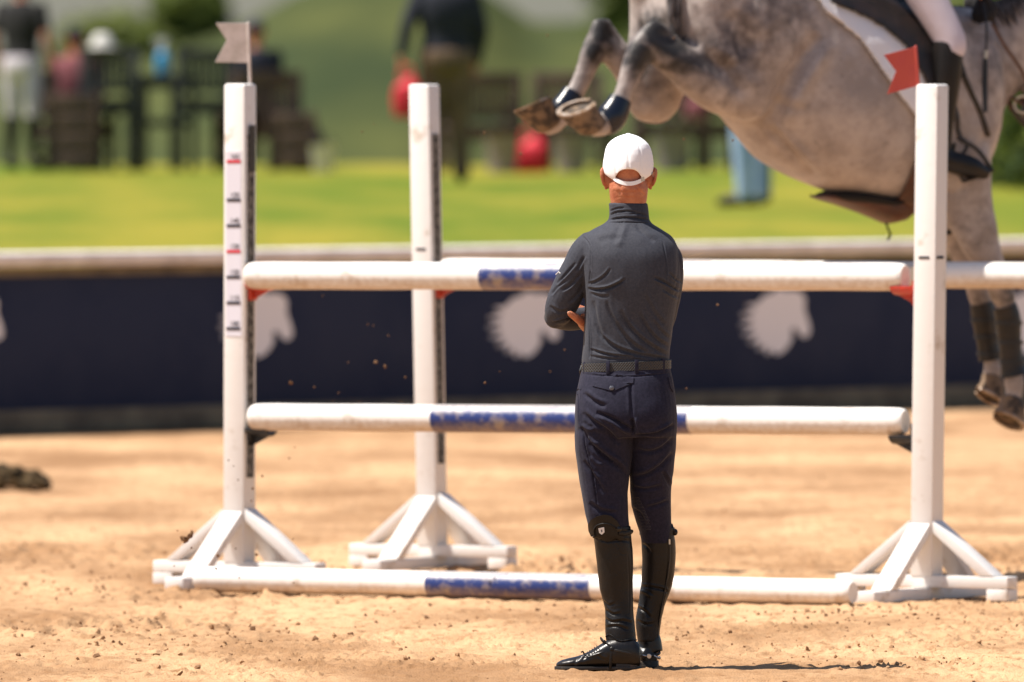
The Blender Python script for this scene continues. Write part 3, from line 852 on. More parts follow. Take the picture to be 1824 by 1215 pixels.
# cap ------------------------------------------------------------------------
def cap_half(y):
    ys = [238, 239.5, 242, 246, 251, 257, 265, 275, 288, 300, 312, 324, 334]
    hw = [0.5, 8, 16, 24, 31, 36.5, 40.5, 43, 45, 45.5, 44, 39, 36]
    return np.interp(y, ys, hw)
def cap_pt(phi, y, off=0.0):
    """phi 0 = back of the head (towards the camera), positive to the right"""
    hw = cap_half(y) / MS + off
    c = Q(1119, y, .032)
    fr = 1.22
    return c + Vector((math.sin(phi) * hw, -math.cos(phi) * hw * fr, 0))
def rim(phi):
    a = abs(math.degrees(phi))
    if a < 33: return 300 + 13 * (a / 33) ** 2.6
    if a < 38: return 313 + (a - 33) / 5 * 9
    if a < 95: return 322 - 20 * ((a - 38) / 57) ** .9
    return 302 - 3 * (a - 95) / 85
mb = MB(); NA, NB = 120, 30
outer, inner = [], []
for i in range(NA):
    ph = -math.pi + 2 * math.pi * i / NA
    y1 = rim(ph)
    for j in range(NB + 1):
        f = (j / NB) ** 1.5
        y = 238.3 + (y1 - 238.3) * f
        seam = -.0020 * sum(math.exp(-((ph - s) / .035) ** 2) for s in (-2.62, -1.57, -.52, .52, 1.57, 2.62, 0)) + .0008 * math.sin(ph * 5 + j * .3)
        outer.append(cap_pt(ph, y, seam)); inner.append(cap_pt(ph, y, seam - .003) + Vector((0, 0, -.002)))
k = len(outer)
mb.v = [tuple(p) for p in outer + inner]
for i in range(NA):
    a, b = i * (NB + 1), ((i + 1) % NA) * (NB + 1)
    for j in range(NB):
        mb.f.append((a + j, b + j, b + j + 1, a + j + 1)); mb.f.append((k + a + j, k + a + j + 1, k + b + j + 1, k + b + j))
    mb.f.append((a + NB, b + NB, k + b + NB, k + a + NB))
capo = mb.build('cap', M['cap'], man, angle=60)
mb = MB(); mb.ell(Q(1119, 238.5, .032), (.008, .008, .0025), n=12, k=6); mb.build('cap_button', M['cap'], capo)
mb = MB()   # visor
v = []
for sgn in (0, 1):
    for i in range(21):
        a = math.pi - R(62) + R(124) * i / 20
        for j in range(8):
            f = j / 7
            p = cap_pt(a, 300, .001); o = Vector((math.sin(a) * .25, -math.cos(a), 0)) * .072 * f * max(0., math.cos((i - 10) / 10 * 1.45)) ** .5
            v.append(p + o + Vector((0, 0, -.012 * f - .0035 * sgn - .010 * abs((i - 10) / 10) ** 2)))
n1 = 21 * 8
f_ = []
for i in range(20):
    for j in range(7):
        a = i * 8 + j
        f_ += [(a, a + 8, a + 9, a + 1), (n1 + a, n1 + a + 1, n1 + a + 9, n1 + a + 8)]
    f_.append((i * 8 + 7, i * 8 + 15, n1 + i * 8 + 15, n1 + i * 8 + 7))
mb.add(v, f_); mb.build('visor', M['cap'], capo)
mb = MB(); rs = []
for i in range(25):
    a = R(-40 + 84 * i / 24)
    yb = 330.5 - 9.5 * (abs(a - .03) / R(42)) ** 1.9
    top, bot = cap_pt(a, yb - 7.2, 0.002), cap_pt(a, yb, .002)
    c1, c2 = top.copy(), bot.copy()
    d = Vector((math.sin(a), -math.cos(a), 0)) * .0016
    # the strap keeps the radius of the head it lies on
    rr = 40.5 / MS
    for p in (c1, c2):
        cc = Q(1119, 320, .032); p.x = cc.x + math.sin(a) * rr * (1.0); p.y = cc.y - math.cos(a) * rr * 1.22
    rs.append([c1 + d, c2 + d, c2 - d, c1 - d])
mb.rings(rs); mb.build('cap_strap', M['cap'], capo)
mb = MB(); a = R(37); rr = 40.5 / MS
cc = Q(1119, 318.5, .032) + Vector((math.sin(a) * (rr + .003), -math.cos(a) * (rr + .002) * 1.22, 0))
mb.box(cc, (.013, .003, .016), Matrix.Rotation(a, 3, 'Z') @ Matrix.Rotation(R(-12), 3, 'Y')); mb.build('strap_buckle', M['steel'], capo)
mb = MB(); mb.tube([cap_pt(R(66), 311, .002), cap_pt(R(68), 307, .002), cap_pt(R(73), 307, .002), cap_pt(R(75), 314, .002)], .0013, n=6); mb.build('strap_clip', M['steel'], capo)
# cord of sunglasses behind the ears
for s in (-1, 1):
    mb = MB(); mb.tube([Q(1119 + s * 36.5, 318.5, .02), Q(1119 + s * 39, 315.5, .035), Q(1119 + s * 39, 312, .11)], .0018, n=6); mb.build('glasses_arm', M['black_plastic'], man)

# breeches --------------------------------------------------------------------
mb = MB()
mb.sloft([ring_px(*a) for a in [(651, 1037, 1193, .117, 0, 2.5), (664, 1034, 1196, .122, 0, 2.5), (680, 1031, 1199, .130, -.004, 2.5), (705, 1027, 1203, .140, -.008, 2.5), (735, 1024, 1206, .146, -.012, 2.5), (760, 1024, 1206, .140, -.010, 2.5), (778, 1026, 1204, .120, 0, 2.5)]], 44, 40)
mb.ell(Q(1082, 728, -.040), (.088, .10, .10), n=24, k=16); mb.ell(Q(1160, 728, -.030), (.080, .10, .10), n=24, k=16)
mb.loft([ring_px(*a) for a in [(752, 1026, 1127, .115, -.015, 2.3), (775, 1024, 1129, .112, -.012, 2.3), (800, 1025, 1127, .104, -.008), (840, 1030, 1121, .096, -.004), (880, 1036, 1118, .086, 0), (915, 1042, 1119.5, .076, 0), (935, 1047, 1121, .068, 0), (955, 1052, 1121, .060, .0)]], 32)
mb.loft([ring_px(*a) for a in [(752, 1120, 1206, .105, .0, 2.3), (775, 1121, 1204, .104, .012, 2.3), (800, 1121, 1203, .10, .03), (840, 1121, 1200, .092, .05), (875, 1121.5, 1196, .082, .07), (900, 1125, 1195, .075, .085), (925, 1132, 1196, .068, .10), (948, 1139, 1198, .062, .11), (968, 1143, 1198, .055, .118)]], 32)
BF = [([(1126, 745), (1124, 700), (1122, 670)], 3, -.003), ([(1128, 770), (1118, 763), (1106, 756), (1090, 746), (1062, 735)], 3.5, -.009), ([(1130, 772), (1140, 776), (1165, 774), (1190, 764), (1202, 757)], 3.8, -.009), ([(1126, 745), (1129, 762), (1128, 775)], 3.2, -.011),
      ([(1040, 700), (1060, 716), (1080, 724)], 4, -.005), ([(1038, 735), (1056, 752), (1082, 768), (1104, 792)], 4.5, -.0065), ([(1034, 760), (1052, 790), (1078, 812), (1104, 836)], 5, -.006), ([(1048, 790), (1076, 812), (1098, 826), (1118, 850)], 4, -.006), ([(1040, 820), (1058, 850), (1076, 880)], 4, -.005),
      ([(1132, 800), (1155, 805), (1180, 798), (1200, 780)], 4, -.005), ([(1128, 850), (1150, 846), (1178, 830), (1200, 806)], 4.5, -.006), ([(1180, 840), (1192, 860), (1196, 870)], 3, -.004), ([(1128, 868), (1150, 872), (1180, 866)], 3.5, -.004), ([(1050, 895), (1070, 910), (1100, 915)], 4, -.004), ([(1150, 905), (1170, 900), (1192, 892)], 3.5, -.004),
      ([(1032, 690), (1031, 740), (1036, 765), (1044, 800), (1056, 850), (1064, 900), (1068, 925)], 1.3, -.0035), ([(1036, 755), (1046, 763), (1058, 766)], 3, .0030), ([(1046, 776), (1056, 786), (1068, 790)], 3, .0028), ([(1052, 812), (1062, 824), (1074, 828)], 3.2, .0026), ([(1056, 840), (1068, 852)], 3.2, .0022), ([(1124, 905), (1140, 915), (1150, 935)], 3, -.003), ([(1034, 664), (1060, 668), (1120, 671), (1170, 667), (1196, 664)], 1.2, -.002)]
trous = mb.build('breeches', M['breech'], man, voxel=.0031, relax=7, post=small_noise(.004, (15, 12), folds(BF, 1.55)))
def snap_man(tree, px, py, off=.0):
    o = Vector((0, 0, CH)); d = (P(px, py, 45) - o).normalized()
    h = tree.ray_cast(o, d)
    return (h[0] + h[1] * off) if h[0] is not None else Q(px, py, -.1)
def tree_of(o):
    me = o.data; off = rootloc(o)
    co = get_co(me) + np.array(off)
    return BVHTree.FromPolygons([tuple(c) for c in co], [tuple(p.vertices) for p in me.polygons])
tt = tree_of(trous); ts = tree_of(shirt)
def patch(tree, poly, off, thick, name, m, parent, dens=2.0, back=None):
    """cloth patch lying on a surface: polygon in photo pixels laid onto it, with thickness"""
    n = max(3, int(sum((Vector(poly[i]) - Vector(poly[i - 1])).length for i in range(len(poly))) / dens))
    pts = []
    for i in range(len(poly)):
        a, b = Vector(poly[i]), Vector(poly[(i + 1) % len(poly)])
        k = max(1, int((b - a).length / dens))
        pts += [a.lerp(b, j / k) for j in range(k)]
    c = sum(pts, Vector((0, 0))) / len(pts)
    mb = MB(); rings_ = []
    LV = (1.0, .8, .55, .3, .08)
    V, Fc = [], []
    for s in (1, 0):
        for lv in LV:
            for p in pts:
                q = c + (p - c) * lv
                V.append(snap_man(tree, q.x, q.y, off + (thick if s else -.001)))
    n = len(pts); K = len(LV)
    for s in (0, 1):
        o = s * n * K
        for l in range(K - 1):
            for i in range(n):
                j = (i + 1) % n
                Fc.append((o + l * n + i, o + l * n + j, o + (l + 1) * n + j, o + (l + 1) * n + i))
        Fc.append(tuple(o + (K - 1) * n + i for i in range(n)))
    for i in range(n):
        j = (i + 1) % n
        Fc.append((i, j, n * K + j, n * K + i))
    mb.add(V, Fc)
    return mb.build(name, m, parent, angle=50)
fl = patch(tt, [(1052, 679), (1068, 672), (1100, 668), (1129, 671), (1128, 682), (1092, 697), (1056, 688)], .0005, .0028, 'pocket_flap', M['breech'], trous)
mb = MB(); c = snap_man(tt, 1090, 692, .006); mb.ell(c, (.0082, .003, .0082), n=14, k=6); mb.build('flap_button', M['button'], trous)
fr_ = patch(tt, [(1189, 672), (1194, 671), (1199, 694), (1198, 699), (1193, 690)], .0005, .0028, 'pocket_flap', M['breech'], trous)
mb = MB(); mb.tube([snap_man(tt, x, y, .001) for x, y in [(1029, 703), (1028, 697), (1031, 692), (1035, 694)]] , .0016, n=6, sub=10); mb.build('side_pocket_edge', M['breech'], trous)
# silicone knee patch dots on the inside of the right knee
mb = MB(); rd = random.Random(3)
for i in range(16):
    for j in range(26):
        x, y = 1124 + i * 2.3 + (j % 2) * 1.1, 886 + j * 2.6
        l = 1122 + (y - 886) * .34 + 2; r = 1140 + max(0, (y - 886)) * .42 - abs(y - 912) * .08
        if l < x < min(r, 1166) and y < 947 + (x - 1140) * -.1:
            h = snap_man(tt, x, y, .0)
            if h.y < MD + .2: mb.ell(h, (.0015, .001, .0015), n=5, k=3)
o = mb.build('grip_dots', mat('silicone_dots', (.10, .085, .08), .4), trous); o["kind"] = 'stuff'

# belt and loops
belt_m = M['belt']
def belt_mat():
    m = mat('braided_belt', (.050, .047, .045), .55); t = m.node_tree; N = t.nodes; L = t.links
    tc = N.new("ShaderNodeTexCoord"); acc = []
    for ang in (40, -40):
        mp = N.new("ShaderNodeMapping"); mp.inputs["Rotation"].default_value = (0, R(ang), 0)
        wv = N.new("ShaderNodeTexWave"); wv.inputs["Scale"].default_value = 48; wv.bands_direction = 'X'
        L.new(tc.outputs["Object"], mp.inputs[0]); L.new(mp.outputs[0], wv.inputs["Vector"]); acc.append(wv.outputs["Fac"])
    mm = N.new("ShaderNodeMath"); mm.operation = 'MAXIMUM'; L.new(acc[0], mm.inputs[0]); L.new(acc[1], mm.inputs[1])
    mx = N.new("ShaderNodeMix"); mx.data_type = 'RGBA'; mx.inputs[6].default_value = (.012, .012, .013, 1); mx.inputs[7].default_value = (.045, .043, .042, 1)
    rp = N.new("ShaderNodeMapRange"); rp.inputs[1].default_value = .5; rp.inputs[2].default_value = .95
    L.new(mm.outputs[0], rp.inputs[0]); L.new(rp.outputs[0], mx.inputs[0]); L.new(mx.outputs[2], N["Principled BSDF"].inputs["Base Color"])
    bp = N.new("ShaderNodeBump"); bp.inputs["Distance"].default_value = .0015; L.new(mm.outputs[0], bp.inputs["Height"]); L.new(bp.outputs[0], N["Principled BSDF"].inputs["Normal"])
    return m
def band(py_l, py_r, h, l, r, ry, off, name, m, parent, a0=0, a1=360, n=72, thick=.003, dy=0.):
    mb = MB(); rs = []
    c = Q((l + r) / 2, 0, dy); hw = (r - l) / 2 / MS + off; ry += off
    full = a1 - a0 >= 360
    for i in range(n if full else n + 1):
        a = R(a0 + (a1 - a0) * i / n)
        ca, sa = math.cos(a), math.sin(a); k = (abs(ca) ** 2.5 + abs(sa) ** 2.5) ** (-1 / 2.5)
        f = (ca * k + 1) / 2
        z = Q(1100, py_l + (py_r - py_l) * f).z
        p = Vector((c.x + ca * k * hw, c.y + sa * k * ry, z)); o = Vector((ca, sa, 0)) * thick
        rs.append([p + Vector((0, 0, h / 2)), p + o + Vector((0, 0, h / 2 - .001)), p + o - Vector((0, 0, h / 2 - .001)), p - Vector((0, 0, h / 2))])
    if full: rs.append(rs[0])
    mb.rings(rs, not full)
    return mb.build(name, m, parent, angle=50)
bl = band(655, 648.5, .030, 1038, 1193, .115, .002, 'belt', belt_mat(), man)
for x in (1083, 1134, 1181, 1042):
    mb = MB()
    y0 = 655 - (x - 1038) / 155 * 6.5
    hw = .0065
    u = (x - 1115.5) / 77.5; ry = .122 * max(0, 1 - abs(u) ** 2.5) ** (1 / 2.5)
    a = math.atan2(u * .7, 1)
    mb.box(Q(x, y0 + 1.5, -ry - .0012), (.0125, .004, .044), Matrix.Rotation(a, 3, 'Z')); mb.build('belt_loop', M['breech'], trous, bevel=.001)
mb = MB(); mb.tube([Q(1036, 652, -.01), Q(1033.5, 660, -.015), Q(1035, 668, -.01)], .0035, n=8, round_ends=True); mb.build('belt_buckle', M['black_plastic'], bl)

# boots: half chaps over paddock boots -----------------------------------------
lb = []
SH_L = [(936, 1052, 1123, .064, 0), (945, 1053, 1124.5, .064, 0), (960, 1057, 1125.5, .062, .004), (980, 1060, 1127.5, .061, .006), (1005, 1063, 1128, .059, .008), (1030, 1066, 1127.5, .056, .010), (1050, 1068, 1127, .053, .012), (1070, 1073, 1127.5, .050, .012), (1085, 1077, 1128, .048, .010), (1100, 1078, 1129.5, .047, .008), (1113, 1078, 1131, .047, .006), (1126, 1078, 1132.5, .048, .004), (1142, 1079, 1134, .049, .002)]
SH_R = [(940, 1141, 1199, .056, .115), (950, 1141, 1201, .057, .115), (965, 1143, 1203.5, .057, .12), (985, 1144, 1204, .057, .125), (1005, 1144, 1203, .056, .128), (1025, 1143, 1200.5, .054, .13), (1043, 1142, 1197, .051, .132), (1060, 1139, 1192, .048, .132), (1080, 1136, 1184, .045, .13), (1100, 1133, 1179, .043, .13), (1120, 1133.5, 1176, .042, .13), (1142, 1136, 1174.5, .042, .13)]
mb = MB(); mb.loft([ring_px(*a, 2.1) for a in SH_L], 36)
LF = [([(1076, 1100), (1090, 1108), (1110, 1106), (1126, 1110)], 2.4, -.005), ([(1078, 1086), (1092, 1094), (1106, 1092)], 2.2, -.0045), ([(1080, 1118), (1098, 1115), (1120, 1122)], 2.4, -.0045), ([(1072, 1068), (1084, 1078), (1096, 1074)], 2.2, -.003), ([(1062, 958), (1080, 964), (1104, 962), (1124, 964)], 2, -.004), ([(1100, 968), (1106, 985), (1118, 986)], 1, -.002), ([(1119, 985), (1121, 1040), (1120, 1100)], 1, -.002)]
bootL = mb.build('tall_boot', M['leather'], man, voxel=.0036, relax=3, post=small_noise(.003, (18, 14), folds(LF)))
mb = MB(); mb.loft([ring_px(*a, 2.1) for a in SH_R], 36)
RF = [([(1142, 1045), (1160, 1046), (1180, 1050), (1192, 1056)], 2.0, -.006), ([(1140, 1052), (1152, 1056), (1162, 1064)], 2.2, .005), ([(1136, 1082), (1150, 1090), (1158, 1100)], 2.4, -.005), ([(1144, 968), (1152, 974), (1160, 984)], 2.4, -.004), ([(1135, 1105), (1150, 1112), (1166, 1110)], 2.2, -.003), ([(1188, 966), (1190, 1000), (1186, 1045), (1176, 1090), (1172, 1136)], 1.0, -.0035), ([(1143, 958), (1165, 955), (1186, 957)], 1.2, -.002)]
bootR = mb.build('tall_boot', M['leather'], man, voxel=.0036, relax=3, post=small_noise(.003, (18, 14), folds(RF)))
tl, tr = tree_of(bootL), tree_of(bootR)
# knee flare of the left boot with badge, snap strap
TL2 = BVHTree.FromPolygons([tuple(c) for c in np.concatenate([get_co(trous.data) + np.array(rootloc(trous)), get_co(bootL.data) + np.array(rootloc(bootL))])],
                           [tuple(p.vertices) for p in trous.data.polygons] + [tuple(i + len(trous.data.vertices) for i in p.vertices) for p in bootL.data.polygons])
flare = patch(TL2, [(1051, 945), (1050, 934), (1055, 925), (1064, 919), (1076, 917), (1088, 919), (1098, 927), (1103, 936), (1110, 942), (1120, 946), (1121, 956), (1100, 962), (1070, 962), (1056, 956)], .002, .004, 'knee_flare', M['leather'], bootL)
mb = MB(); mb.tube([snap_man(TL2, x, y, .0075) for x, y in [(1061, 954), (1060, 944), (1064, 936), (1074, 932), (1086, 934), (1096, 940)]], .0028, n=8, sub=20, round_ends=True); mb.build('flare_piping', M['leather'], bootL)
patch(TL2, [(1067.5, 940), (1076.5, 938), (1077.5, 947), (1073, 951.5), (1069, 948)], .0065, .002, 'badge', M['silver'], bootL, dens=1.5)
patch(TL2, [(1071.6, 942.5), (1073.6, 942.1), (1074, 946.5), (1072.6, 947.2)], .0088, .0006, 'badge_mark', M['button'], bootL, dens=1.2)
mb = MB(); c = snap_man(TL2, 1101, 942, .007); mb.ell(c, (.010, .005, .010), n=14, k=8); mb.ell(c + Vector((0, -.004, 0)), (.0055, .003, .0055), n=12, k=6); mb.build('snap_button', M['shoe'], bootL)
mb = MB(); mb.tube([snap_man(TL2, x, y, .006) for x, y in [(1101, 948), (1110, 950), (1120, 947)]] + [Q(1125, 948, .01)], [(.005, .009)] * 4, n=8, ref=(0, -1, 0)); mb.build('garter_strap', M['leather'], bootL)
# zip of the right boot, tab
mb = MB(); mb.tube([snap_man(tr, x, y, .001) for x, y in [(1191, 958), (1193, 985), (1191, 1015), (1186, 1045), (1178, 1085), (1172, 1120), (1172, 1137)]], .0024, n=8, sub=40); mb.build('zip', M['black_plastic'], bootR)
mb = MB(); c = snap_man(tr, 1191.5, 965, .004); mb.box(c, (.0055, .002, .017)); mb.build('zip_pull', M['steel'], bootR)
mb = MB(); mb.ell(Q(1202, 948, .10), (.010, .012, .012), n=12, k=8); mb.tube([Q(1196, 935, .1), Q(1199, 945, .09), Q(1203, 950, .10)], .005, n=8, round_ends=True); mb.build('strap_tab', M['leather'], bootR)
mb = MB(); c = ring_px(946, 1140, 1201, .058, .115, 2.1); mb.loft([(c[0] + Vector((0, 0, z)), c[1] * k, c[2] * k, 2.1) for z, k in ((-.012, 1.0), (-.012, 1.035), (.010, 1.045), (.012, 1.02))], 36, cap=False); mb.build('boot_top_band', M['leather'], bootR)
# shoes
def shoe_left():
    rs = [(1141, 1160, 1184, .020), (1138.5, 1148, 1187, .031), (1130, 1139, 1188, .037), (1115, 1134, 1188, .040), (1098, 1135, 1188, .041), (1084, 1139, 1188, .041), (1072, 1146, 1188, .042), (1058, 1155, 1189, .045), (1042, 1164.5, 1190, .048), (1026, 1169.5, 1190.5, .049), (1012, 1172.5, 1190.5, .046), (1001, 1175.5, 1190, .038), (994, 1179, 1189, .028), (990.5, 1182.5, 1187.5, .014)]
    mb = MB(); L_ = []
    for px, yt, yb, hd in rs:
        c = Q(px, (yt + yb) / 2, -.012 + (px - 1065) * -.00012)
        L_.append((c, Vector((0, hd, 0)), Vector((0, 0, (yb - yt) / 2 / MS)), 2.35))
    mb.loft(L_, 32)
    mb.loft([ring_px(*a, 2.1) for a in [(1122, 1086, 1128, .034, 0), (1140, 1083, 1133, .040, -.002), (1156, 1082, 1137, .041, -.004), (1172, 1080, 1139, .042, -.008)]], 28)
    return mb
def f_shoe(me, off):
    folds([([(1066, 1148), (1052, 1158), (1040, 1166), (1046, 1170), (1062, 1166), (1078, 1160)], 1.2, .0028), ([(1046, 1162), (1040, 1168), (1034, 1172)], 2.2, .004), ([(1030, 1172), (1024, 1180), (1020, 1188)], 3, -.002), ([(1064, 1165), (1070, 1172), (1080, 1176)], 2.2, -.003)])(me, off)
shoeL = shoe_left().build('shoe', M['shoe'], man, voxel=.0034, relax=4, post=f_shoe)
def sole(pts, z0, z1, name, parent, heel=None):
    mb = MB(); n = len(pts)
    mb.rings([[Vector((p[0], p[1], z0)) for p in pts], [Vector((p[0], p[1], z1)) for p in pts]])
    return mb.build(name, M['sole'], parent, bevel=.0015)
def outline(c0, d, L_, wf, wh):
    d = Vector(d).normalized(); s = Vector((-d.y, d.x, 0)); out = []
    prof = [(0, .0), (.02, .55), (.07, .92), (.16, 1), (.30, .95), (.45, .95), (.60, 1.12), (.72, 1.2), (.84, 1.08), (.93, .75), (.98, .38), (1, 0)]
    up = [(f, k) for f, k in prof]
    for f, k in up: out.append(c0 + d * L_ * f + s * wh * k)
    for f, k in up[-2:0:-1]: out.append(c0 + d * L_ * f - s * wh * k)
    return out
hl = Q(1143, 1190, -.004); zf = hl.z - .002
oL = outline(Vector((hl.x, hl.y, 0)), (-1, -.045, 0), .292, 0, .041)
GZ = -.006
sole(oL, GZ + .003, GZ + .014, 'outsole', shoeL)
mb = MB(); ho = [p for p in outline(Vector((hl.x, hl.y, 0)), (-1, -.045, 0), .292, 0, .039) if p.x > hl.x - .112]
mb.rings([[Vector((p.x, p.y, z)) for p in ho] for z in (GZ, GZ + .026)]); mb.build('heel', M['sole'], shoeL, bevel=.0015)
# right shoe points away from the camera
rd_ = Vector((-.42, .9, 0)).normalized(); rside = Vector((rd_.y, -rd_.x, 0))
hc = Q(1160, 1186, .085); h0 = Vector((hc.x, hc.y, 0))
mb = MB(); L_ = []
for f, hgt, hw, z0 in [(.0, .03, .020, .018), (.010, .055, .030, .012), (.035, .075, .036, .010), (.08, .082, .038, .010), (.115, .075, .037, .010), (.15, .06, .038, .010), (.19, .046, .043, .010), (.225, .038, .046, .009), (.26, .030, .040, .009), (.285, .018, .022, .009)]:
    L_.append((h0 + rd_ * f + Vector((0, 0, GZ + z0 + hgt / 2)), rside * hw, Vector((0, 0, hgt / 2)), 2.35))
mb.loft(L_, 30)
mb.loft([ring_px(*a, 2.1) for a in [(1120, 1138, 1172, .036, .13), (1140, 1137, 1178, .040, .13), (1160, 1136, 1181, .041, .13)]], 26)
shoeR = mb.build('shoe', M['shoe'], man, voxel=.0036, relax=4)
sole(outline(h0 - rd_ * .004, rd_, .292, 0, .040), GZ + .003, GZ + .014, 'outsole', shoeR)
ho = [p for p in outline(h0 - rd_ * .004, rd_, .292, 0, .039) if (p - h0).dot(rd_) < .09]
mb = MB(); mb.rings([[Vector((p.x, p.y, z)) for p in ho] for z in (GZ, GZ + .028)]); mb.build('heel', M['sole'], shoeR, bevel=.0015)
# laces and toe-cap stitching on the left shoe
tsL = tree_of(shoeL)
mb = MB()
for i in range(6):
    x, y = 1064 - i * 4.2, 1152.5 + i * 2.7
    mb.tube([snap_man(tsL, x + 3.5, y + 4, .002), snap_man(tsL, x, y, .0025), Q(x - 1, y - 2, .01)], .0019, n=6)
mb.build('laces', M['black_plastic'], shoeL)
mb = MB(); mb.tube([snap_man(tsL, x, y, .0015) for x, y in [(1036, 1161.5), (1038, 1160), (1040, 1164)]] , .0028, n=6, round_ends=True); mb.build('lace_end', M['leather'], shoeL)
# half-chap hem, scalloped
mb = MB(); mb.tube([snap_man(BVHTree.FromPolygons([tuple(c) for c in np.concatenate([get_co(bootL.data) + np.array(rootloc(bootL)), get_co(shoeL.data) + np.array(rootloc(shoeL))])], [tuple(p.vertices) for p in bootL.data.polygons] + [tuple(i + len(bootL.data.vertices) for i in p.vertices) for p in shoeL.data.polygons]), x, y, .002) for x, y in [(1080, 1134), (1086, 1130), (1092, 1133), (1100, 1140), (1112, 1142), (1124, 1140), (1133, 1140)]], .0022, n=8, sub=30); mb.build('boot_hem', M['leather'], bootL)
# spurs: band round the heel, strap over the instep, strap under the sole, neck with a wheel
TS = {'l': (shoeL, [(1137, 1165, -.012, .0)], None)}
mb = MB()
pts = [Q(1088, 1157, -.050), Q(1102, 1160, -.058), Q(1122, 1164, -.056), Q(1136, 1166, -.046), Q(1144, 1167, -.012), Q(1137, 1166, .026), Q(1118, 1162, .036), Q(1092, 1157, .032)]
mb.tube(pts, [(.0045, .0022)] * 8, n=8, ref=(0, 0, 1), sub=40); sp = mb.build('spur', M['boot_brown'], man)
mb = MB(); mb.tube([Q(1144, 1167, -.012), Q(1150, 1168.5, -.014), Q(1155, 1169, -.015)], [.0034, .003, .003], n=8); mb.build('spur_neck', M['steel'], sp)
mb = MB(); c = Q(1156, 1169, -.016); mb.loft([(c + Vector((0, y, 0)), Vector((.0085, 0, 0)) * k, Vector((0, 0, .0085)) * k) for y, k in ((-.0035, .8), (-.002, 1), (.002, 1), (.0035, .8))], 18); mb.build('spur_wheel', M['steel'], sp)
mb = MB(); mb.ell(Q(1091, 1157, -.053), (.011, .004, .010), n=10, k=8); mb.tube([Q(1091, 1157, -.053), Q(1083, 1149, -.046), Q(1073, 1140, -.024), Q(1070, 1137, .0), Q(1074, 1142, .022), Q(1090, 1157, .034)], [(.0055, .0028)] * 6, n=8, ref=(0, 0, 1), sub=24)
mb.box(Q(1077, 1144, -.040), (.012, .005, .012), Matrix.Rotation(R(45), 3, 'Y'))
mb.tube([Q(1090, 1160, -.054), Q(1088, 1174, -.056), Q(1087, 1191, -.050), Q(1087, 1194.5, -.02)], [(.0045, .002)] * 4, n=8, ref=(1, 0, 0)); mb.build('spur_strap', M['leather'], sp)
mb = MB()
e0 = h0 + Vector((0, 0, .048))
pts = [e0 + rd_ * .10 - rside * .046, e0 + rd_ * .04 - rside * .044 - Vector((0, 0, .006)), e0 - rd_ * .006 - rside * .026 - Vector((0, 0, .010)), e0 - rd_ * .014 - Vector((0, 0, .008)), e0 - rd_ * .004 + rside * .03 - Vector((0, 0, .002)), e0 + rd_ * .04 + rside * .045 + Vector((0, 0, .004)), e0 + rd_ * .10 + rside * .046 + Vector((0, 0, .012))]
mb.tube(pts, [(.0045, .0022)] * 7, n=8, ref=(0, 0, 1), sub=36); sp2 = mb.build('spur', M['boot_brown'], man)
mb = MB(); mb.tube([e0 - rd_ * .014 + rside * .004 - Vector((0, 0, .008)), e0 - rd_ * .035 + rside * .010 - Vector((0, 0, .014))], .0034, n=8); c = e0 - rd_ * .038 + rside * .011 - Vector((0, 0, .015)); mb.ell(c, (.006, .006, .006), n=10, k=8); mb.build('spur_neck', M['steel'], sp2)

# ================================================================= THE HORSE
# centre plane of the horse: it jumps to the right and away from the camera
HA = R(30)
hd = Vector((math.cos(HA), math.sin(HA), 0)); hv = Vector((math.sin(HA), -math.cos(HA), 0))     # hv: towards its near (right) side
H0 = G(1150, 52.9)
def HP(px, py, l=0.0):
    o = Vector((0, 0, CH)); d = P(px, py, 50) - o
    q = H0 + hv * l
    t = (q - o).dot(hv) / d.dot(hv)
    return o + d * t
horse = empty('horse', Vector((HP(1450, 200).x, HP(1450, 200).y, 0)))
tag(horse, 'dappled grey horse leaping over the fence with its hind legs kicked up behind', 'horse')
TR = [((1160, 45), (1172, -62), .10), ((1180, 105), (1212, -105), .19), ((1228, 160), (1290, -125), .25), ((1270, 190), (1380, -105), .27), ((1303, 218), (1445, -62), .27), ((1360, 284), (1510, -22), .295), ((1428, 322), (1566, 4), .31),
      ((1500, 347), (1608, 16), .31), ((1560, 358), (1650, 14), .29), ((1615, 376), (1684, 10), .26), ((1662, 385), (1722, 14), .245), ((1705, 362), (1752, 40), .215), ((1738, 305), (1768, 110), .15)]
NK = [((1690, 330), (1655, 20), .17), ((1735, 290), (1692, 16), .155), ((1762, 245), (1728, 17), .125), ((1784, 196), (1764, 10), .10), ((1815, 160), (1805, -8), .085), ((1846, 118), (1846, -25), .08), ((1870, 70), (1885, -28), .075)]
def pair_ring(B, T, rw, e=2.2, l=0.0):
    b, t = HP(*B, l), HP(*T, l)
    c = (b + t) / 2
    return (c, hv * rw, (t - b) / 2, e)
mb = MB()
mb.sloft([pair_ring(*r) for r in TR], 40, 60)
mb.sloft([pair_ring(*r) for r in NK], 28, 26)
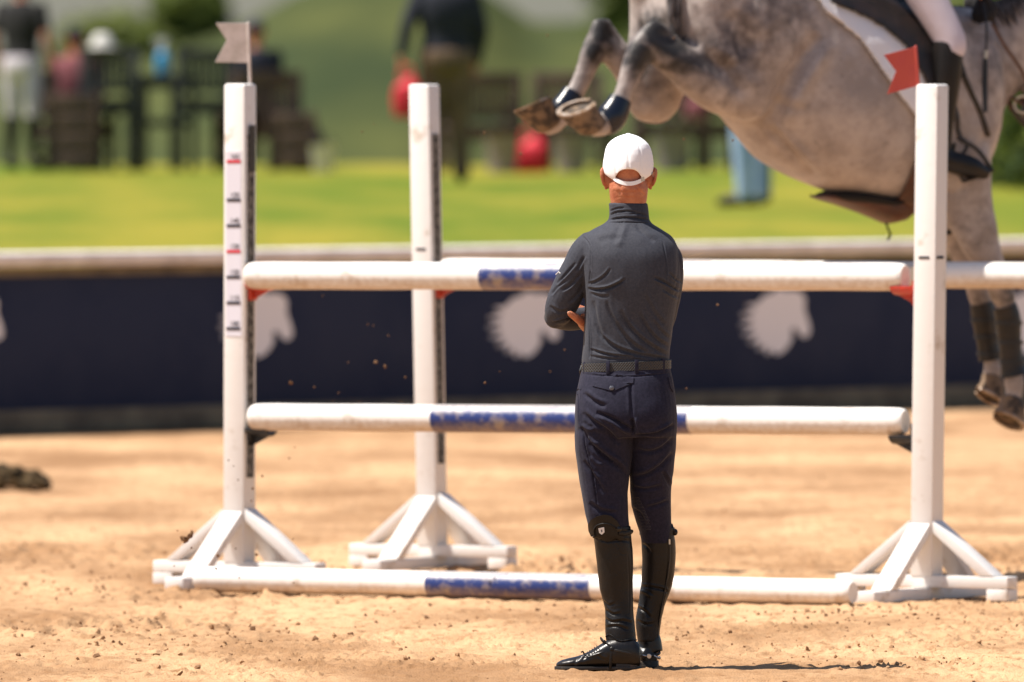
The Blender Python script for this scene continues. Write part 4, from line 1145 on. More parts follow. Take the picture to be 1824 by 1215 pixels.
# head, chin tucked, seen from behind its cheek
mb.sloft([(HP(1893, -12), hv * .07, Vector((0, 0, .05)) + hd * .05), (HP(1884, 40), hv * .095, hd * .125), (HP(1872, 90), hv * .085, hd * .125), (HP(1858, 135), hv * .062, hd * .088), (HP(1848, 175), hv * .052, hd * .066), (HP(1842, 205), hv * .048, hd * .060), (HP(1838, 222), hv * .03, hd * .04)], 24, 24)
for s in (-1, 1): mb.tube([HP(1890, -10, s * .06), HP(1886, -32, s * .07), HP(1878, -62, s * .075)], [(.03, .016), (.026, .014), (.006, .005)], n=10, ref=tuple(hd))
def HL(pts, n=20, sub=16):
    """limb: (px, py, lateral, r in the side plane, r lateral)"""
    mb.tube([HP(*p[:3]) for p in pts], [(p[4], p[3]) for p in pts], n=n, ref=tuple(hv), sub=sub * len(pts) // 4, round_ends=True)
# near hind
HL([(1310, -50, .10, .24, .15), (1345, 30, .14, .235, .15), (1352, 95, .165, .20, .13), (1332, 150, .17, .150, .105)])
HL([(1272, -50, .12, .14, .13), (1262, 20, .14, .115, .11), (1275, 95, .16, .10, .10)])
HL([(1335, 155, .17, .140, .10), (1290, 148, .17, .130, .09), (1245, 130, .17, .105, .075), (1205, 108, .17, .076, .058), (1168, 88, .17, .060, .046), (1150, 78, .17, .055, .046)])
HL([(1236, 98, .17, .030, .022), (1205, 76, .17, .026, .02), (1175, 53, .17, .032, .026), (1163, 48, .17, .030, .026)])
HL([(1163, 52, .17, .036, .030), (1148, 78, .17, .052, .044), (1134, 108, .17, .052, .040), (1123, 132, .17, .043, .032), (1113, 160, .17, .040, .030), (1103, 186, .17, .042, .034), (1090, 210, .17, .052, .044)])
HL([(1088, 211, .17, .050, .044), (1070, 222, .17, .048, .038), (1056, 224, .17, .046, .042)])
# far hind
HL([(1190, -60, -.10, .19, .13), (1184, 15, -.13, .145, .12), (1176, 90, -.15, .13, .11), (1164, 165, -.16, .120, .10), (1160, 180, -.16, .110, .09)])
HL([(1160, 176, -.16, .105, .085), (1135, 140, -.16, .085, .065), (1110, 112, -.16, .062, .05), (1082, 86, -.16, .052, .042), (1066, 75, -.16, .046, .042)])
HL([(1125, 108, -.16, .028, .02), (1100, 76, -.16, .024, .02), (1075, 44, -.16, .030, .026)])
HL([(1067, 44, -.16, .034, .028), (1062, 74, -.16, .046, .042), (1052, 102, -.16, .050, .038), (1043, 126, -.16, .044, .030), (1032, 152, -.16, .042, .03), (1018, 176, -.16, .044, .032), (1004, 198, -.16, .050, .04)])
HL([(1004, 200, -.16, .048, .042), (988, 217, -.16, .046, .038), (976, 221, -.16, .046, .040)])
# near fore
HL([(1690, 200, .12, .16, .12), (1705, 290, .14, .15, .11), (1722, 365, .14, .115, .09), (1748, 435, .14, .082, .065), (1772, 490, .14, .058, .05), (1788, 528, .14, .054, .048)])
HL([(1788, 526, .14, .052, .048), (1794, 556, .14, .040, .038), (1799, 600, .14, .036, .032), (1803, 650, .14, .036, .032), (1806, 678, .14, .046, .042), (1806, 700, .14, .038, .036), (1804, 715, .14, .040, .038)])
# far fore
HL([(1660, 220, -.12, .14, .11), (1680, 320, -.13, .12, .10), (1700, 385, -.13, .095, .08), (1722, 450, -.13, .068, .058), (1738, 500, -.13, .054, .048), (1745, 530, -.13, .050, .046)])
HL([(1745, 528, -.13, .050, .046), (1752, 560, -.13, .038, .036), (1760, 610, -.13, .034, .032), (1766, 640, -.13, .036, .034), (1769, 660, -.13, .044, .040), (1768, 675, -.13, .038, .036)])
HFOLD = [([(1458, 60), (1430, 110), (1405, 150), (1385, 190), (1366, 222)], 15, -.030), ([(1366, 222), (1400, 262), (1430, 294), (1458, 318)], 8, -.020), ([(1385, 192), (1410, 190), (1430, 200)], 10, -.008),
         ([(1216, -10), (1214, 40), (1216, 76)], 9, -.010), ([(1240, 95), (1290, 125), (1330, 175)], 14, -.012), ([(1300, 20), (1320, 60), (1350, 90)], 22, -.012), ([(1700, 180), (1712, 240), (1716, 300)], 16, -.009), ([(1760, 230), (1736, 290), (1720, 340)], 10, -.008), ([(1655, 330), (1690, 345), (1730, 330)], 9, -.008), ([(1730, 60), (1750, 120), (1760, 190)], 12, -.006)]
def horse_post(me, off):
    folds(HFOLD)(me, off)
    co = get_co(me); no = get_no(me); g = co + np.array(off)
    n_ = vnoise(g[:, 0] * 7 + 40, g[:, 2] * 7 + 40, 41) + .5 * vnoise(g[:, 0] * 18 + 40, g[:, 2] * 18 + 40, 42)
    co += no * ((n_ - .75) * .008)[:, None]
    # veins under the thin skin of the belly and the gaskin
    set_co(me, co)
    px = proj(g)
    # pigment: dapple amount, dark hair, black points
    def blob(c, r, k=1.0):
        d = np.hypot((px[:, 0] - c[0]) / r[0], (px[:, 1] - c[1]) / r[1]); return np.clip(1.25 - d, 0, 1) * k
    dap = np.clip((px[:, 0] - 1180) / 60, 0, 1) * np.clip((1560 - px[:, 0]) / 180, .30, 1) * np.clip((230 - px[:, 1]) / 150, .10, 1)
    lat = (g - np.array(H0)) @ np.array(hv)
    near = lat > 0
    dark = np.zeros(len(g)); blk = np.zeros(len(g))
    for c, r, k in [((1235, 110), (85, 46), 1.0), ((1160, 140), (60, 50), .6), ((1300, 90), (85, 65), .85), ((1300, 125), (70, 50), .75), ((1350, 50), (75, 75), .55), ((1400, 20), (75, 65), .55), ((1090, 130), (40, 90), .35), ((1700, 60), (60, 50), .5), ((1765, 110), (60, 90), .45), ((1740, 420), (50, 90), .45), ((1150, 30), (20, 30), .3), ((1130, 120), (26, 60), .55), ((1035, 150), (30, 60), .35), ((1840, 180), (60, 60), .9), ((1430, 230), (60, 50), .15)]:
        dark = np.maximum(dark, blob(c, r, k))
    for c, r, k in [((1166, 58), (38, 46), 1.0), ((1140, 100), (34, 40), 1.0), ((1192, 84), (48, 30), 1.0), ((1215, 115), (60, 24), .6), ((1072, 52), (30, 44), 1.0), ((1058, 92), (30, 36), .9), ((1084, 85), (22, 30), .6), ((1795, 530), (40, 34), .55), ((1750, 535), (30, 30), .55), ((1200, 40), (16, 70), .8), ((1800, 590), (40, 90), .5)]:
        blk = np.maximum(blk, blob(c, r, k))
    a = me.attributes.get('tone') or me.attributes.new('tone', 'FLOAT_COLOR', 'POINT')
    a.data.foreach_set('color', np.stack([dap, dark, blk, np.ones(len(g))], 1).astype(np.float32).ravel())
hb = mb.build('body', M['coat'], horse, voxel=.0125, relax=5, post=horse_post)
ht = tree_of(hb)
def snap_h(px, py, off=.0):
    o = Vector((0, 0, CH)); d = (P(px, py, 50) - o).normalized()
    h = ht.ray_cast(o, d)
    return (h[0] - d * off) if h[0] is not None else HP(px, py, .15)
# hooves: coronet circle to ground circle, with wall, sole and iron
def hoof(cor, gnd, nrm, rc, rg, toe):
    cor, gnd = Vector(cor), Vector(gnd); n = Vector(nrm).normalized(); toe = Vector(toe); toe = (toe - n * toe.dot(n)).normalized(); sd = n.cross(toe)
    mb = MB()
    n2 = ((gnd - cor).normalized() * .5 + n * .5).normalized()
    t2 = (toe - n2 * toe.dot(n2)).normalized(); s2 = n2.cross(t2)
    mb.loft([(cor - n2 * .012, t2 * rc * .8, s2 * rc * .8), (cor, t2 * rc * 1.04, s2 * rc * 1.02), (cor.lerp(gnd, .5) + toe * .004, (t2 * .5 + toe * .5) * (rc + rg) / 2 * 1.03, sd * (rc + rg) / 2), (gnd, toe * rg * 1.12, sd * rg), (gnd - n * .006, toe * rg * .88, sd * rg * .8), (gnd - n * .012, toe * rg * .4, sd * rg * .35)], 28)
    h = mb.build('hoof', M['hoof'], horse)
    mb = MB(); rs = []
    for i in range(25):
        a = R(-148 + 296 * i / 24)
        o_ = toe * math.cos(a) * rg * 1.14 + sd * math.sin(a) * rg * 1.02
        rs.append([gnd + o_ + n * .001, gnd + o_ + n * .009, gnd + o_ * .76 + n * .009, gnd + o_ * .76 + n * .001])
    mb.rings(rs); mb.build('horseshoe', M['shoe_iron'], h)
hoof(HP(1057, 226, .17), HP(1027, 194, .17), Vector((-.25, -.36, .88)), .056, .070, Vector((-1, -.1, -.2)))
hoof(HP(978, 223, -.16), HP(950, 187, -.16), Vector((-.40, .0, .92)), .054, .070, Vector((-1, 0, -.4)))
hoof(HP(1804, 714, .14), HP(1798, 748, .14), Vector((-.35, -.45, -.82)), .046, .062, Vector((.8, .1, -.5)))
hoof(HP(1768, 674, -.13), HP(1763, 706, -.13), Vector((-.45, -.35, -.82)), .044, .058, Vector((.8, .1, -.5)))
# leg boots
def legboot(pts, m_, name='leg_boot'):
    mb = MB(); mb.tube([HP(*p[:3]) for p in pts], [(p[4], p[3]) for p in pts], n=20, ref=tuple(hv), sub=14)
    return mb.build(name, m_, horse)
legboot([(1106, 176, .17, .047, .038), (1100, 190, .17, .053, .044), (1092, 205, .17, .060, .050), (1084, 215, .17, .058, .048), (1077, 220, .17, .052, .042)], M['boot_navy'], 'fetlock_boot')
legboot([(1022, 166, -.16, .047, .036), (1014, 180, -.16, .051, .04), (1005, 195, -.16, .057, .046), (997, 206, -.16, .053, .042)], M['boot_navy'], 'fetlock_boot')
b1 = legboot([(1790, 545, .14, .048, .046), (1796, 570, .14, .052, .048), (1799, 610, .14, .046, .042), (1803, 650, .14, .048, .044), (1806, 668, .14, .056, .052)], M['boot_brown'], 'tendon_boot')
b2 = legboot([(1748, 540, -.13, .046, .044), (1753, 570, -.13, .050, .046), (1759, 610, -.13, .044, .040), (1764, 640, -.13, .048, .044)], M['boot_brown'], 'tendon_boot')
for b_, pts in ((b1, [(1797, 575), (1800, 610), (1803, 645)]), (b2, [(1753, 570), (1758, 600), (1763, 630)])):
    for x, y in pts:
        mb = MB(); l = .14 if b_ is b1 else -.13
        c = HP(x, y, l); rr_ = .051 if y < 600 else .048
        mb.loft([(c + Vector((0, 0, z)), hv * rr_ * 1.02, hd * rr_ * 1.10) for z in (-.008, .008)], 20); mb.build('boot_strap', M['black_plastic'], b_)
# tail
mb = MB(); rt = random.Random(4)
root = HP(1182, -70, 0)
for i in range(46):
    a = rt.uniform(-.03, .03); b = rt.uniform(-.03, .03)
    p = [root + hv * a * .5 + hd * b * .4, HP(1178, -75, a) + hd * (b - .05), HP(1196 + rt.uniform(-9, 9), -30, .10 + a * 1.3), HP(1203 + rt.uniform(-11, 11), 25, .12 + a * 1.3), HP(1203 + rt.uniform(-12, 12), 66 + rt.uniform(-34, 16), .12 + a * 1.2)]
    mb.tube(p, [.010, .011, .010, .008, .003], n=5, sub=9)
o = mb.build('tail', M['tail'], horse, origin=None); o["kind"] = 'stuff'; del o["kind"]
# short mane and ears of hair along the crest
mb = MB()
for i in range(150):
    f = i / 149 * 1.0
    x = 1672 + f * 190 + rt.uniform(-3, 3)
    y0 = float(np.interp(x, [1655, 1692, 1728, 1764, 1805, 1846, 1885], [20, 16, 17, 10, -8, -25, -28]))
    top = HP(x, y0 + 5, 0)
    L_ = rt.uniform(.05, .11) * (1 if x > 1740 else .45)
    side = hv * rt.uniform(.03, .075)
    mb.tube([top, top + Vector((0, 0, .020)) + side * .4, top + side * 1.0 + Vector((0, 0, -.3 * L_)), top + side * 1.25 + hd * .02 + Vector((0, 0, -L_))], [.006, .007, .006, .002], n=4, sub=7)
mb.build('mane', M['mane'], horse)
# breastplate, bridle, reins
def strap_h(pts, r, name, m_, parent, off=.008, fl=.45):
    mb = MB(); mb.tube([snap_h(x, y, off) if len(p_) < 3 else HP(x, y, p_[2]) for p_ in pts for x, y in [p_[:2]]], [(r * fl, r)] * len(pts), n=8, ref=(0, -1, 0), sub=len(pts) * 7)
    return mb.build(name, m_, parent)
bp_ = strap_h([(1700, 62), (1714, 125), (1730, 165), (1748, 205), (1760, 240), (1768, 262, .05)], .011, 'breastplate', M['saddle'], horse)
strap_h([(1762, 250, .03), (1742, 330, .02), (1700, 410, .0), (1640, 402, 0)], .011, 'martingale', M['saddle'], horse)
br = empty('x', (0, 0, 0)); bpy.data.objects.remove(br)
mb = MB(); mb.loft([(HP(1849, 172), hv * .058, hd * .074), (HP(1847, 182), hv * .057, hd * .072)], 24, cap=True); brd = mb.build('bridle', M['tan_leather'], horse)
mb = MB()
for s in (-1, 1):
    mb.tube([HP(1850, 176, s * .058), HP(1868, 110, s * .09), HP(1880, 40, s * .10), HP(1890, -12, s * .075)], (.003, .009)[0], n=6, sub=14)
    mb.tube([HP(1880, 40, s * .10), HP(1900, 0, s * .03)], .004, n=6)
mb.build('cheek_strap', M['tan_leather'], brd)
for s in (-1, 1):
    mb = MB(); c = HP(1822, 186, s * .062); mb.tube([c + Vector((math.cos(R(a)) * .034, 0, math.sin(R(a)) * .034)) for a in range(0, 361, 20)], .006, n=6); mb.build('bit_ring', M['steel'], brd)
    mb = MB(); mb.tube([HP(1822, 186, s * .065), HP(1795, 170, s * .06), HP(1800, 195, s * .05)], .007, n=6); mb.build('chin_strap', M['tan_leather'], brd)
mb = MB()
for i in range(1):
    mb.tube([HP(1768, 42, .20), HP(1792, 85, .17), HP(1822, 130, .12), HP(1836, 182, .07)], (.0095), n=8, sub=24, flat=.5)
mb.build('rein', M['tan_leather'], brd)
mb = MB(); mb.tube([HP(1748, 40, -.12), HP(1780, 85, -.12), HP(1812, 140, -.09), HP(1836, 182, -.07)], .0095, n=8, sub=24, flat=.5); mb.build('rein', M['tan_leather'], brd)
mb = MB(); mb.tube([HP(1796, 178, .05), HP(1806, 200, .05), HP(1826, 222, .04), HP(1850, 236, .0)], .0095, n=8, sub=20, flat=.5); mb.build('running_rein', M['saddle'], brd)

# ---- tack that rides on the horse ------------------------------------------
def surf(t, th, off):
    """point on the horse's barrel: t along the trunk rings, th degrees from the top, + = near side"""
    i = min(int(t), len(TR) - 2); f = t - i
    c0, u0, v0, _ = pair_ring(*TR[i]); c1, u1, v1, _ = pair_ring(*TR[i + 1])
    c = c0.lerp(c1, f); u = u0.lerp(u1, f); v = v0.lerp(v1, f)
    a = R(th)
    d = (u * math.sin(a) + v * math.cos(a))
    far = c + d * 1.6
    h = ht.ray_cast(far, (c - far).normalized(), d.length * 1.6)
    n = d.normalized()
    if h[0] is None or (h[0] - c).length > d.length * 1.25: return c + d + n * off
    return h[0] + n * off
def drape(poly, t0, t1, off, thick, name, m_, parent, nt=150, na=170, maxth=150, origin=None):
    """sheet on the barrel, both sides, cut to a polygon given in photo pixels for the near side"""
    T = np.linspace(t0, t1, nt); A = np.linspace(0, maxth, na)
    cen = [(p[0], p[1]) for p in poly]
    def inside(x, y):
        c = False; n = len(cen); j = n - 1
        for i in range(n):
            xi, yi = cen[i]; xj, yj = cen[j]
            if (yi > y) != (yj > y) and x < (xj - xi) * (y - yi) / (yj - yi) + xi: c = not c
            j = i
        return c
    pn_ = {}
    base = [[surf(t, a, off) for a in A] for t in T]
    px = proj(np.array([[*p] for r in base for p in r])).reshape(nt, na, 2)
    mk = [[inside(px[i, j, 0], px[i, j, 1]) for j in range(na)] for i in range(nt)]
    far_ = [[surf(t, -a, off) for a in A] for t in T]
    mb = MB(); idx = {}
    def vid(sd, i, j):
        if j == 0: sd = 0
        k = (sd, i, j)
        if k not in idx:
            idx[k] = len(mb.v); mb.v.append(tuple((base if sd >= 0 else far_)[i][j]))
        return idx[k]
    for sd in (1, -1):
        for i in range(nt - 1):
            for j in range(na - 1):
                if mk[i][j] and mk[i + 1][j] and mk[i][j + 1] and mk[i + 1][j + 1]:
                    mb.f.append((vid(sd, i, j), vid(sd, i + 1, j), vid(sd, i + 1, j + 1), vid(sd, i, j + 1)))
    def post(me, o_):
        pass
    ob = mb.build(name, m_, parent, origin=origin)
    md = ob.modifiers.new('t', 'SOLIDIFY'); md.thickness = thick; md.offset = 1 if True else 0
    dg = bpy.context.evaluated_depsgraph_get(); me = bpy.data.meshes.new_from_object(ob.evaluated_get(dg)); ob.modifiers.clear(); ob.data = me; me.name = name
    return ob
pad = drape([(1455, -250), (1440, -60), (1452, -5), (1470, 22), (1500, 45), (1530, 70), (1560, 112), (1600, 170), (1650, 232), (1690, 200), (1700, 100), (1690, 30), (1720, -200)], 3.2, 9.6, .010, .014, 'saddle_pad', M['pad'], None, origin=HP(1560, 30))
tag(pad, 'white quilted saddle pad under the black saddle on the grey horse', 'saddle pad')
sad = empty('saddle', HP(1570, 0)); tag(sad, 'black jumping saddle with stirrup, strapped on the grey horse', 'saddle')
drape([(1478, -250), (1466, -40), (1480, 6), (1530, 26), (1572, 48), (1612, 82), (1640, 130), (1660, 175), (1700, 190), (1712, 120), (1700, 60), (1680, 20), (1690, -200)], 3.6, 9.6, .034, .010, 'saddle_flap', M['saddle'], sad)
mb = MB()
c_ = [(3.7, .060, .10), (4.2, .075, .15), (5.0, .050, .16), (5.8, .045, .14), (6.6, .060, .11), (7.2, .085, .07), (7.4, .080, .03)]
L_ = []
for t_, up_, wd in c_:
    a, b = surf(t_, -24, .04), surf(t_, 24, .04); top = surf(t_, 0, .03)
    L_.append((top + Vector((0, 0, up_ * .4)), hv * wd, Vector((0, 0, up_))))
mb.sloft(L_, 20, 24); mb.build('saddle_seat', M['saddle'], sad, voxel=.012, relax=4)
# girth with stud guard
mb = MB()
def gband(t_, w_, a0, a1, off, name, m_, parent, n=40, th=.008):
    mb = MB(); rs = []
    for i in range(n + 1):
        a = a0 + (a1 - a0) * i / n
        p, q = surf(t_(a) - w_(a), a, off), surf(t_(a) + w_(a), a, off)
        o_ = surf(t_(a) - w_(a), a, off + th), surf(t_(a) + w_(a), a, off + th)
        rs.append([p, q, o_[1], o_[0]])
    mb.rings(rs); return mb.build(name, m_, parent)
g_ = gband(lambda a: 8.75 - .75 * min(1, abs(a - 180) / 80), lambda a: .36, 62, 298, .012, 'girth', M['tan_leather'], sad, n=50)
# the guard hangs under the belly, apart from it at the back
mb = MB(); v = []
gp = [(1456, 352, .06), (1470, 357, .085), (1500, 366, .11), (1540, 381, .115), (1580, 399, .11), (1605, 394, .10), (1625, 372, .08)]
gu = [(1456, 350, .06), (1470, 352, .085), (1500, 352, .11), (1540, 356, .115), (1580, 362, .11), (1605, 352, .10), (1622, 338, .08)]
rs = []
for k_, (x, y, w_) in enumerate(gp):
    ring = []
    cpt = HP(x, y, 0); cu = HP(gu[k_][0], gu[k_][1], 0)
    for i in range(17):
        a = math.pi * i / 16
        ring.append(cu + hv * math.cos(a) * w_ + (cpt - cu) * math.sin(a) ** .6)
    ring += [p + Vector((0, 0, .008)) + (cu - p) * .06 for p in ring[::-1]]
    rs.append(ring)
mb.rings(rs); mb.build('stud_guard', M['tan_leather'], sad, angle=70)
mb = MB(); mb.sloft([(HP(1466, 349), hv * .07, Vector((0, 0, .010))), (HP(1490, 350), hv * .13, Vector((0, 0, .028))), (HP(1530, 354), hv * .14, Vector((0, 0, .030))), (HP(1575, 360), hv * .13, Vector((0, 0, .022))), (HP(1608, 352), hv * .10, Vector((0, 0, .012)))], 20, 20); mb.build('girth_fleece', M['fleece'], sad)
mb = MB(); mb.tube([HP(1578, 396, .06), HP(1582, 408, .06), HP(1586, 418, .06), HP(1581, 428, .06)], .0045, n=6, sub=12); mb.build('girth_string', M['fleece'], sad)
for l, sd in ((.33, 1), (-.33, -1)):
    # leather, iron
    mb = MB(); mb.tube([surf(6.8, sd * 50, .055), HP(1700, 190, l), HP(1706, 230, l), HP(1712, 250, l)], [(.004, .013)] * 4, n=8, ref=tuple(hv), sub=20); mb.build('stirrup_leather', M['saddle'], sad)
    mb = MB()
    mb.tube([HP(1706, 246, l), HP(1718, 250, l), HP(1722, 262, l), HP(1714, 276, l)], .008, n=8, sub=16)
    mb.tube([HP(1712, 250, l), HP(1735, 262, l - .0), HP(1752, 280, l), HP(1766, 303, l)], .0095, n=8, sub=16)
    mb.tube([HP(1700, 255, l), HP(1698, 275, l), HP(1704, 300, l), HP(1716, 322, l)], .0085, n=8, sub=16)
    mb.tube([HP(1716, 322, l), HP(1740, 316, l), HP(1766, 303, l)], [(.022, .008)] * 3, n=8, ref=tuple(hv))
    mb.build('stirrup', M['black_plastic'], sad)

# ================================================================= RIDER and people in the background
def figure(name, label, J, top, bottom, boots, vox=.012, hat=None, glove=None, sleeve='long', group=None, hair=None, kr=1.0, toplabel='jacket', botlabel='trousers', hatname='cap', headfwd=None, nohands=False):
    """J: joints in world space"""
    root = empty(name, Vector((J['pelvis'].x, J['pelvis'].y, J.get('base', 0)))); tag(root, label, 'person', group)
    fw = headfwd or J['fwd']; fw = Vector(fw).normalized(); rt_ = fw.cross(Vector((0, 0, 1))).normalized()
    up = (J['chest'] - J['pelvis']).normalized()
    def trunk(mb, inset, lo=0., hi=1.):
        pts = [J['pelvis'] - up * .08, J['pelvis'] + up * .02, J['pelvis'].lerp(J['chest'], .45), J['chest'] - up * .02, J['chest'] + up * .12, J['neck']]
        W_ = [.150, .165, .145, .175, .170, .062]; D_ = [.10, .12, .105, .12, .105, .06]
        fr = [0, .12, .4, .66, .88, 1.]
        r = [(p, rt_ * (w_ * kr - inset), fw * (d_ * kr - inset), 2.3) for p, w_, d_, f in zip(pts, W_, D_, fr) if lo <= f <= hi]
        mb.sloft(r, 28, 26)
    def seg(mb, names, rads, inset=0.):
        mb.tube([J[n] if isinstance(n, str) else n for n in names], [(r_ * kr - inset) for r_ in rads], n=16, sub=5 * len(names), round_ends=True)
    arms = [('sh' + s, 'el' + s, 'wr' + s) for s in 'LR']
    legs = [('hp' + s, 'kn' + s, 'an' + s, 'to' + s) for s in 'LR']
    mb = MB()
    trunk(mb, .010)
    head_into(mb, J['head'], J.get('look', fw), k=.95)
    mb.tube([J['neck'] - up * .03, J['head'] - Vector((0, 0, .06))], [.056, .054], n=16)
    for a, b, c in arms:
        seg(mb, [a, J[a].lerp(J[b], .5), b, J[b].lerp(J[c], .4), c], [.048, .044, .037, .036, .026])
    for a, b, c, d in legs:
        seg(mb, [a, J[a].lerp(J[b], .5), b, J[b].lerp(J[c], .4), c], [.080, .070, .046, .042, .028])
        seg(mb, [c, J[c].lerp(J[d], .5), d], [.028, .024, .016])
    for (a, b, c), s in zip(arms, (-1, 1)):
        d = (J[c] - J[b]).normalized()
        pn0 = J.get('palm', -rt_ * s)
        hand_into(mb, J[c], d, pn0, s, curl=J.get('curl', (20, 30, 20)), rr=.011 if glove is None else .008, k=1 if glove is None else .8)
    bd = mb.build('body', M['skin'], root, voxel=vox, relax=2)
    eyes(J['head'], J.get('look', fw), root, k=.95)
    mb = MB(); trunk(mb, -.012, .1, 1)
    for a, b, c in arms:
        if sleeve == 'long': seg(mb, [a, J[a].lerp(J[b], .5), b, J[b].lerp(J[c], .4), J[b].lerp(J[c], .92)], [.058, .055, .047, .044, .036])
        else: seg(mb, [a, J[a].lerp(J[b], .4), J[a].lerp(J[b], .62)], [.060, .058, .056])
    mb.build(toplabel, top, root, voxel=vox, relax=3)
    mb = MB(); mb.sloft([(J['pelvis'] + up * .085, rt_ * .10 * kr, fw * .07 * kr, 2.2), (J['pelvis'] + up * .06, rt_ * .165 * kr, fw * .125 * kr, 2.3), (J['pelvis'] - up * .02, rt_ * .178 * kr, fw * .14 * kr, 2.3), (J['pelvis'] - up * .10, rt_ * .160 * kr, fw * .13 * kr, 2.3), (J['pelvis'] - up * .16, rt_ * .10 * kr, fw * .08 * kr, 2.2)], 24, 12)
    for a, b, c, d in legs:
        if boots == 'tall': seg(mb, [a, J[a].lerp(J[b], .5), b, J[b].lerp(J[c], .12)], [.098, .086, .064, .060])
        else: seg(mb, [a, J[a].lerp(J[b], .5), b, J[b].lerp(J[c], .5), J[b].lerp(J[c], .96)], [.098, .088, .070, .062, .056])
    mb.build(botlabel, bottom, root, voxel=vox, relax=3)
    for a, b, c, d in legs:
        mb = MB()
        if boots == 'tall': seg(mb, [J[b].lerp(J[c], .06), J[b].lerp(J[c], .3), J[b].lerp(J[c], .6), J[b].lerp(J[c], .85), c], [.062, .062, .050, .040, .040])
        f = (J[d] - J[c])
        mb.tube([J[c] - f * .22 + Vector((0, 0, -.02)), J[c].lerp(J[d], .3) + Vector((0, 0, -.01)), J[c].lerp(J[d], .75), J[d] + f * .05], [.040, .046, .044, .030], n=16, sub=14, round_ends=True)
        mb.build('boot' if boots == 'tall' else 'shoe', M['leather'], root, voxel=vox, relax=2)
    if hat is not None:
        mb = MB(); r, f, u = frame(J.get('look', fw)); h = J['head']
        mb.loft([(h + u * z, r * a, f * b) for z, a, b in ((.02, .080, .104), (.05, .084, .108), (.08, .078, .098), (.105, .058, .074), (.122, .028, .036), (.126, .008, .01))], 24)
        mb.loft([(h + f * .10 + u * .022, r * .070, f * .085), (h + f * .105 + u * .016, r * .066, f * .080)], 20)
        mb.build(hatname, hat, root)
    if hair is not None:
        mb = MB(); r, f, u = frame(J.get('look', fw)); h = J['head']
        mb.loft([(h - f * .012 + u * z, r * a, f * b) for z, a, b in ((-.06, .06, .06), (-.02, .080, .088), (.03, .084, .102), (.08, .074, .092), (.115, .04, .05), (.124, .01, .012))], 24)
        mb.build('hair', hair, root)
    if glove is not None:
        for (a, b, c), s in zip(arms, (-1, 1)):
            mb = MB(); d = (J[c] - J[b]).normalized()
            mb.tube([J[c] - d * .05, J[c] - d * .01], [.036, .034], n=14)
            hand_into(mb, J[c], d, J.get('palm', -rt_ * s), s, curl=J.get('curl', (20, 30, 20)), rr=.0165, k=1.10)
            mb.ell(J[c] + d * .06, (.046, .036, .05), n=16, k=10)
            mb.build('glove', glove, root, voxel=.008, relax=2)
    return root
J = dict(pelvis=HP(1545, -215, 0), chest=HP(1650, -330, 0), neck=HP(1712, -412, 0), head=HP(1752, -478, 0), fwd=hd * 1.0, look=hd, base=0,
         shL=HP(1690, -360, -.19), elL=HP(1715, -225, -.24), wrL=HP(1735, -25, -.15), shR=HP(1690, -345, .19), elR=HP(1712, -200, .28), wrR=HP(1752, -8, .21),
         hpL=HP(1545, -190, -.12), knL=HP(1692, 70, -.32), anL=HP(1700, 285, -.32), toL=HP(1752, 312, -.30), hpR=HP(1545, -190, .12), knR=HP(1690, 66, .33), anR=HP(1676, 276, .33), toR=HP(1748, 306, .33),
         palm=Vector((0, 0, -1)) * .2 - hd, curl=(75, 85, 50))
rider = figure('person', 'rider in white breeches, black coat and tall black boots on the grey horse', J, M['black_cloth'], M['rider_white'], 'tall', vox=.010, hat=M['black_plastic'], glove=M['black_cloth'], kr=1.0, botlabel='breeches', hatname='helmet')
rider.location = rider.location
mb = MB(); mb.tube([HP(1752, 5, .235), HP(1757, 40, .24), HP(1757, 82, .24), HP(1756, 104, .24), HP(1755, 200, .24)], [.006, .005, .0045, .0045, .0045], n=8, sub=20)
crop = mb.build('riding_crop', M['boot_navy'], None, origin=HP(1757, 40, .24)); tag(crop, 'navy riding crop hanging from the glove of the rider on the grey horse', 'riding crop')
mb = MB(); mb.tube([HP(1755, 104, .24), HP(1755, 130, .24), HP(1754, 165, .24), HP(1753, 200, .24)], [(.009, .004), (.010, .004), (.012, .004), (.013, .004)], n=8, ref=(1, 0, 0)); mb.build('crop_flap', M['boot_navy'], crop)
mb = MB(); mb.tube([HP(1756, 90, .24), HP(1755, 104, .24)], .0085, n=10); mb.build('crop_ferrule', M['steel'], crop)

# ---- on the lawn beyond ------------------------------------------------------
def LZ(x, y): return float(lawn_h(np.array([x]), np.array([y]))[0])
def LG(px, D):
    x = (px - 912) / F * D
    return Vector((x, D, LZ(x, D)))
def stand(px, D, yaw, h=1.72, arms=None, lean=0., wide=0.09):
    b = LG(px, D); k = h / 1.75
    f = Vector((math.sin(yaw), math.cos(yaw), 0)); r = f.cross(Vector((0, 0, 1)))
    q = lambda x, y, z: b + (r * x + f * y + Vector((0, 0, z))) * k
    J = dict(base=b.z, fwd=f, pelvis=q(0, 0, .95), chest=q(0, lean * .5, 1.28), neck=q(0, lean, 1.48), head=q(0, lean + .02, 1.62),
             hpL=q(-.09, 0, .92), hpR=q(.09, 0, .92), knL=q(-wide - .01, .03, .50), knR=q(wide + .01, .02, .50), anL=q(-wide - .02, 0, .075), anR=q(wide + .03, .02, .075), toL=q(-wide - .05, .19, .035), toR=q(wide + .06, .2, .035),
             shL=q(-.19, lean, 1.42), shR=q(.19, lean, 1.42), elL=q(-.26, lean - .02, 1.14), elR=q(.26, lean - .02, 1.14), wrL=q(-.25, .10, .90), wrR=q(.25, .10, .90))
    if arms: J.update({k_: q(*v_) for k_, v_ in arms.items()})
    return J
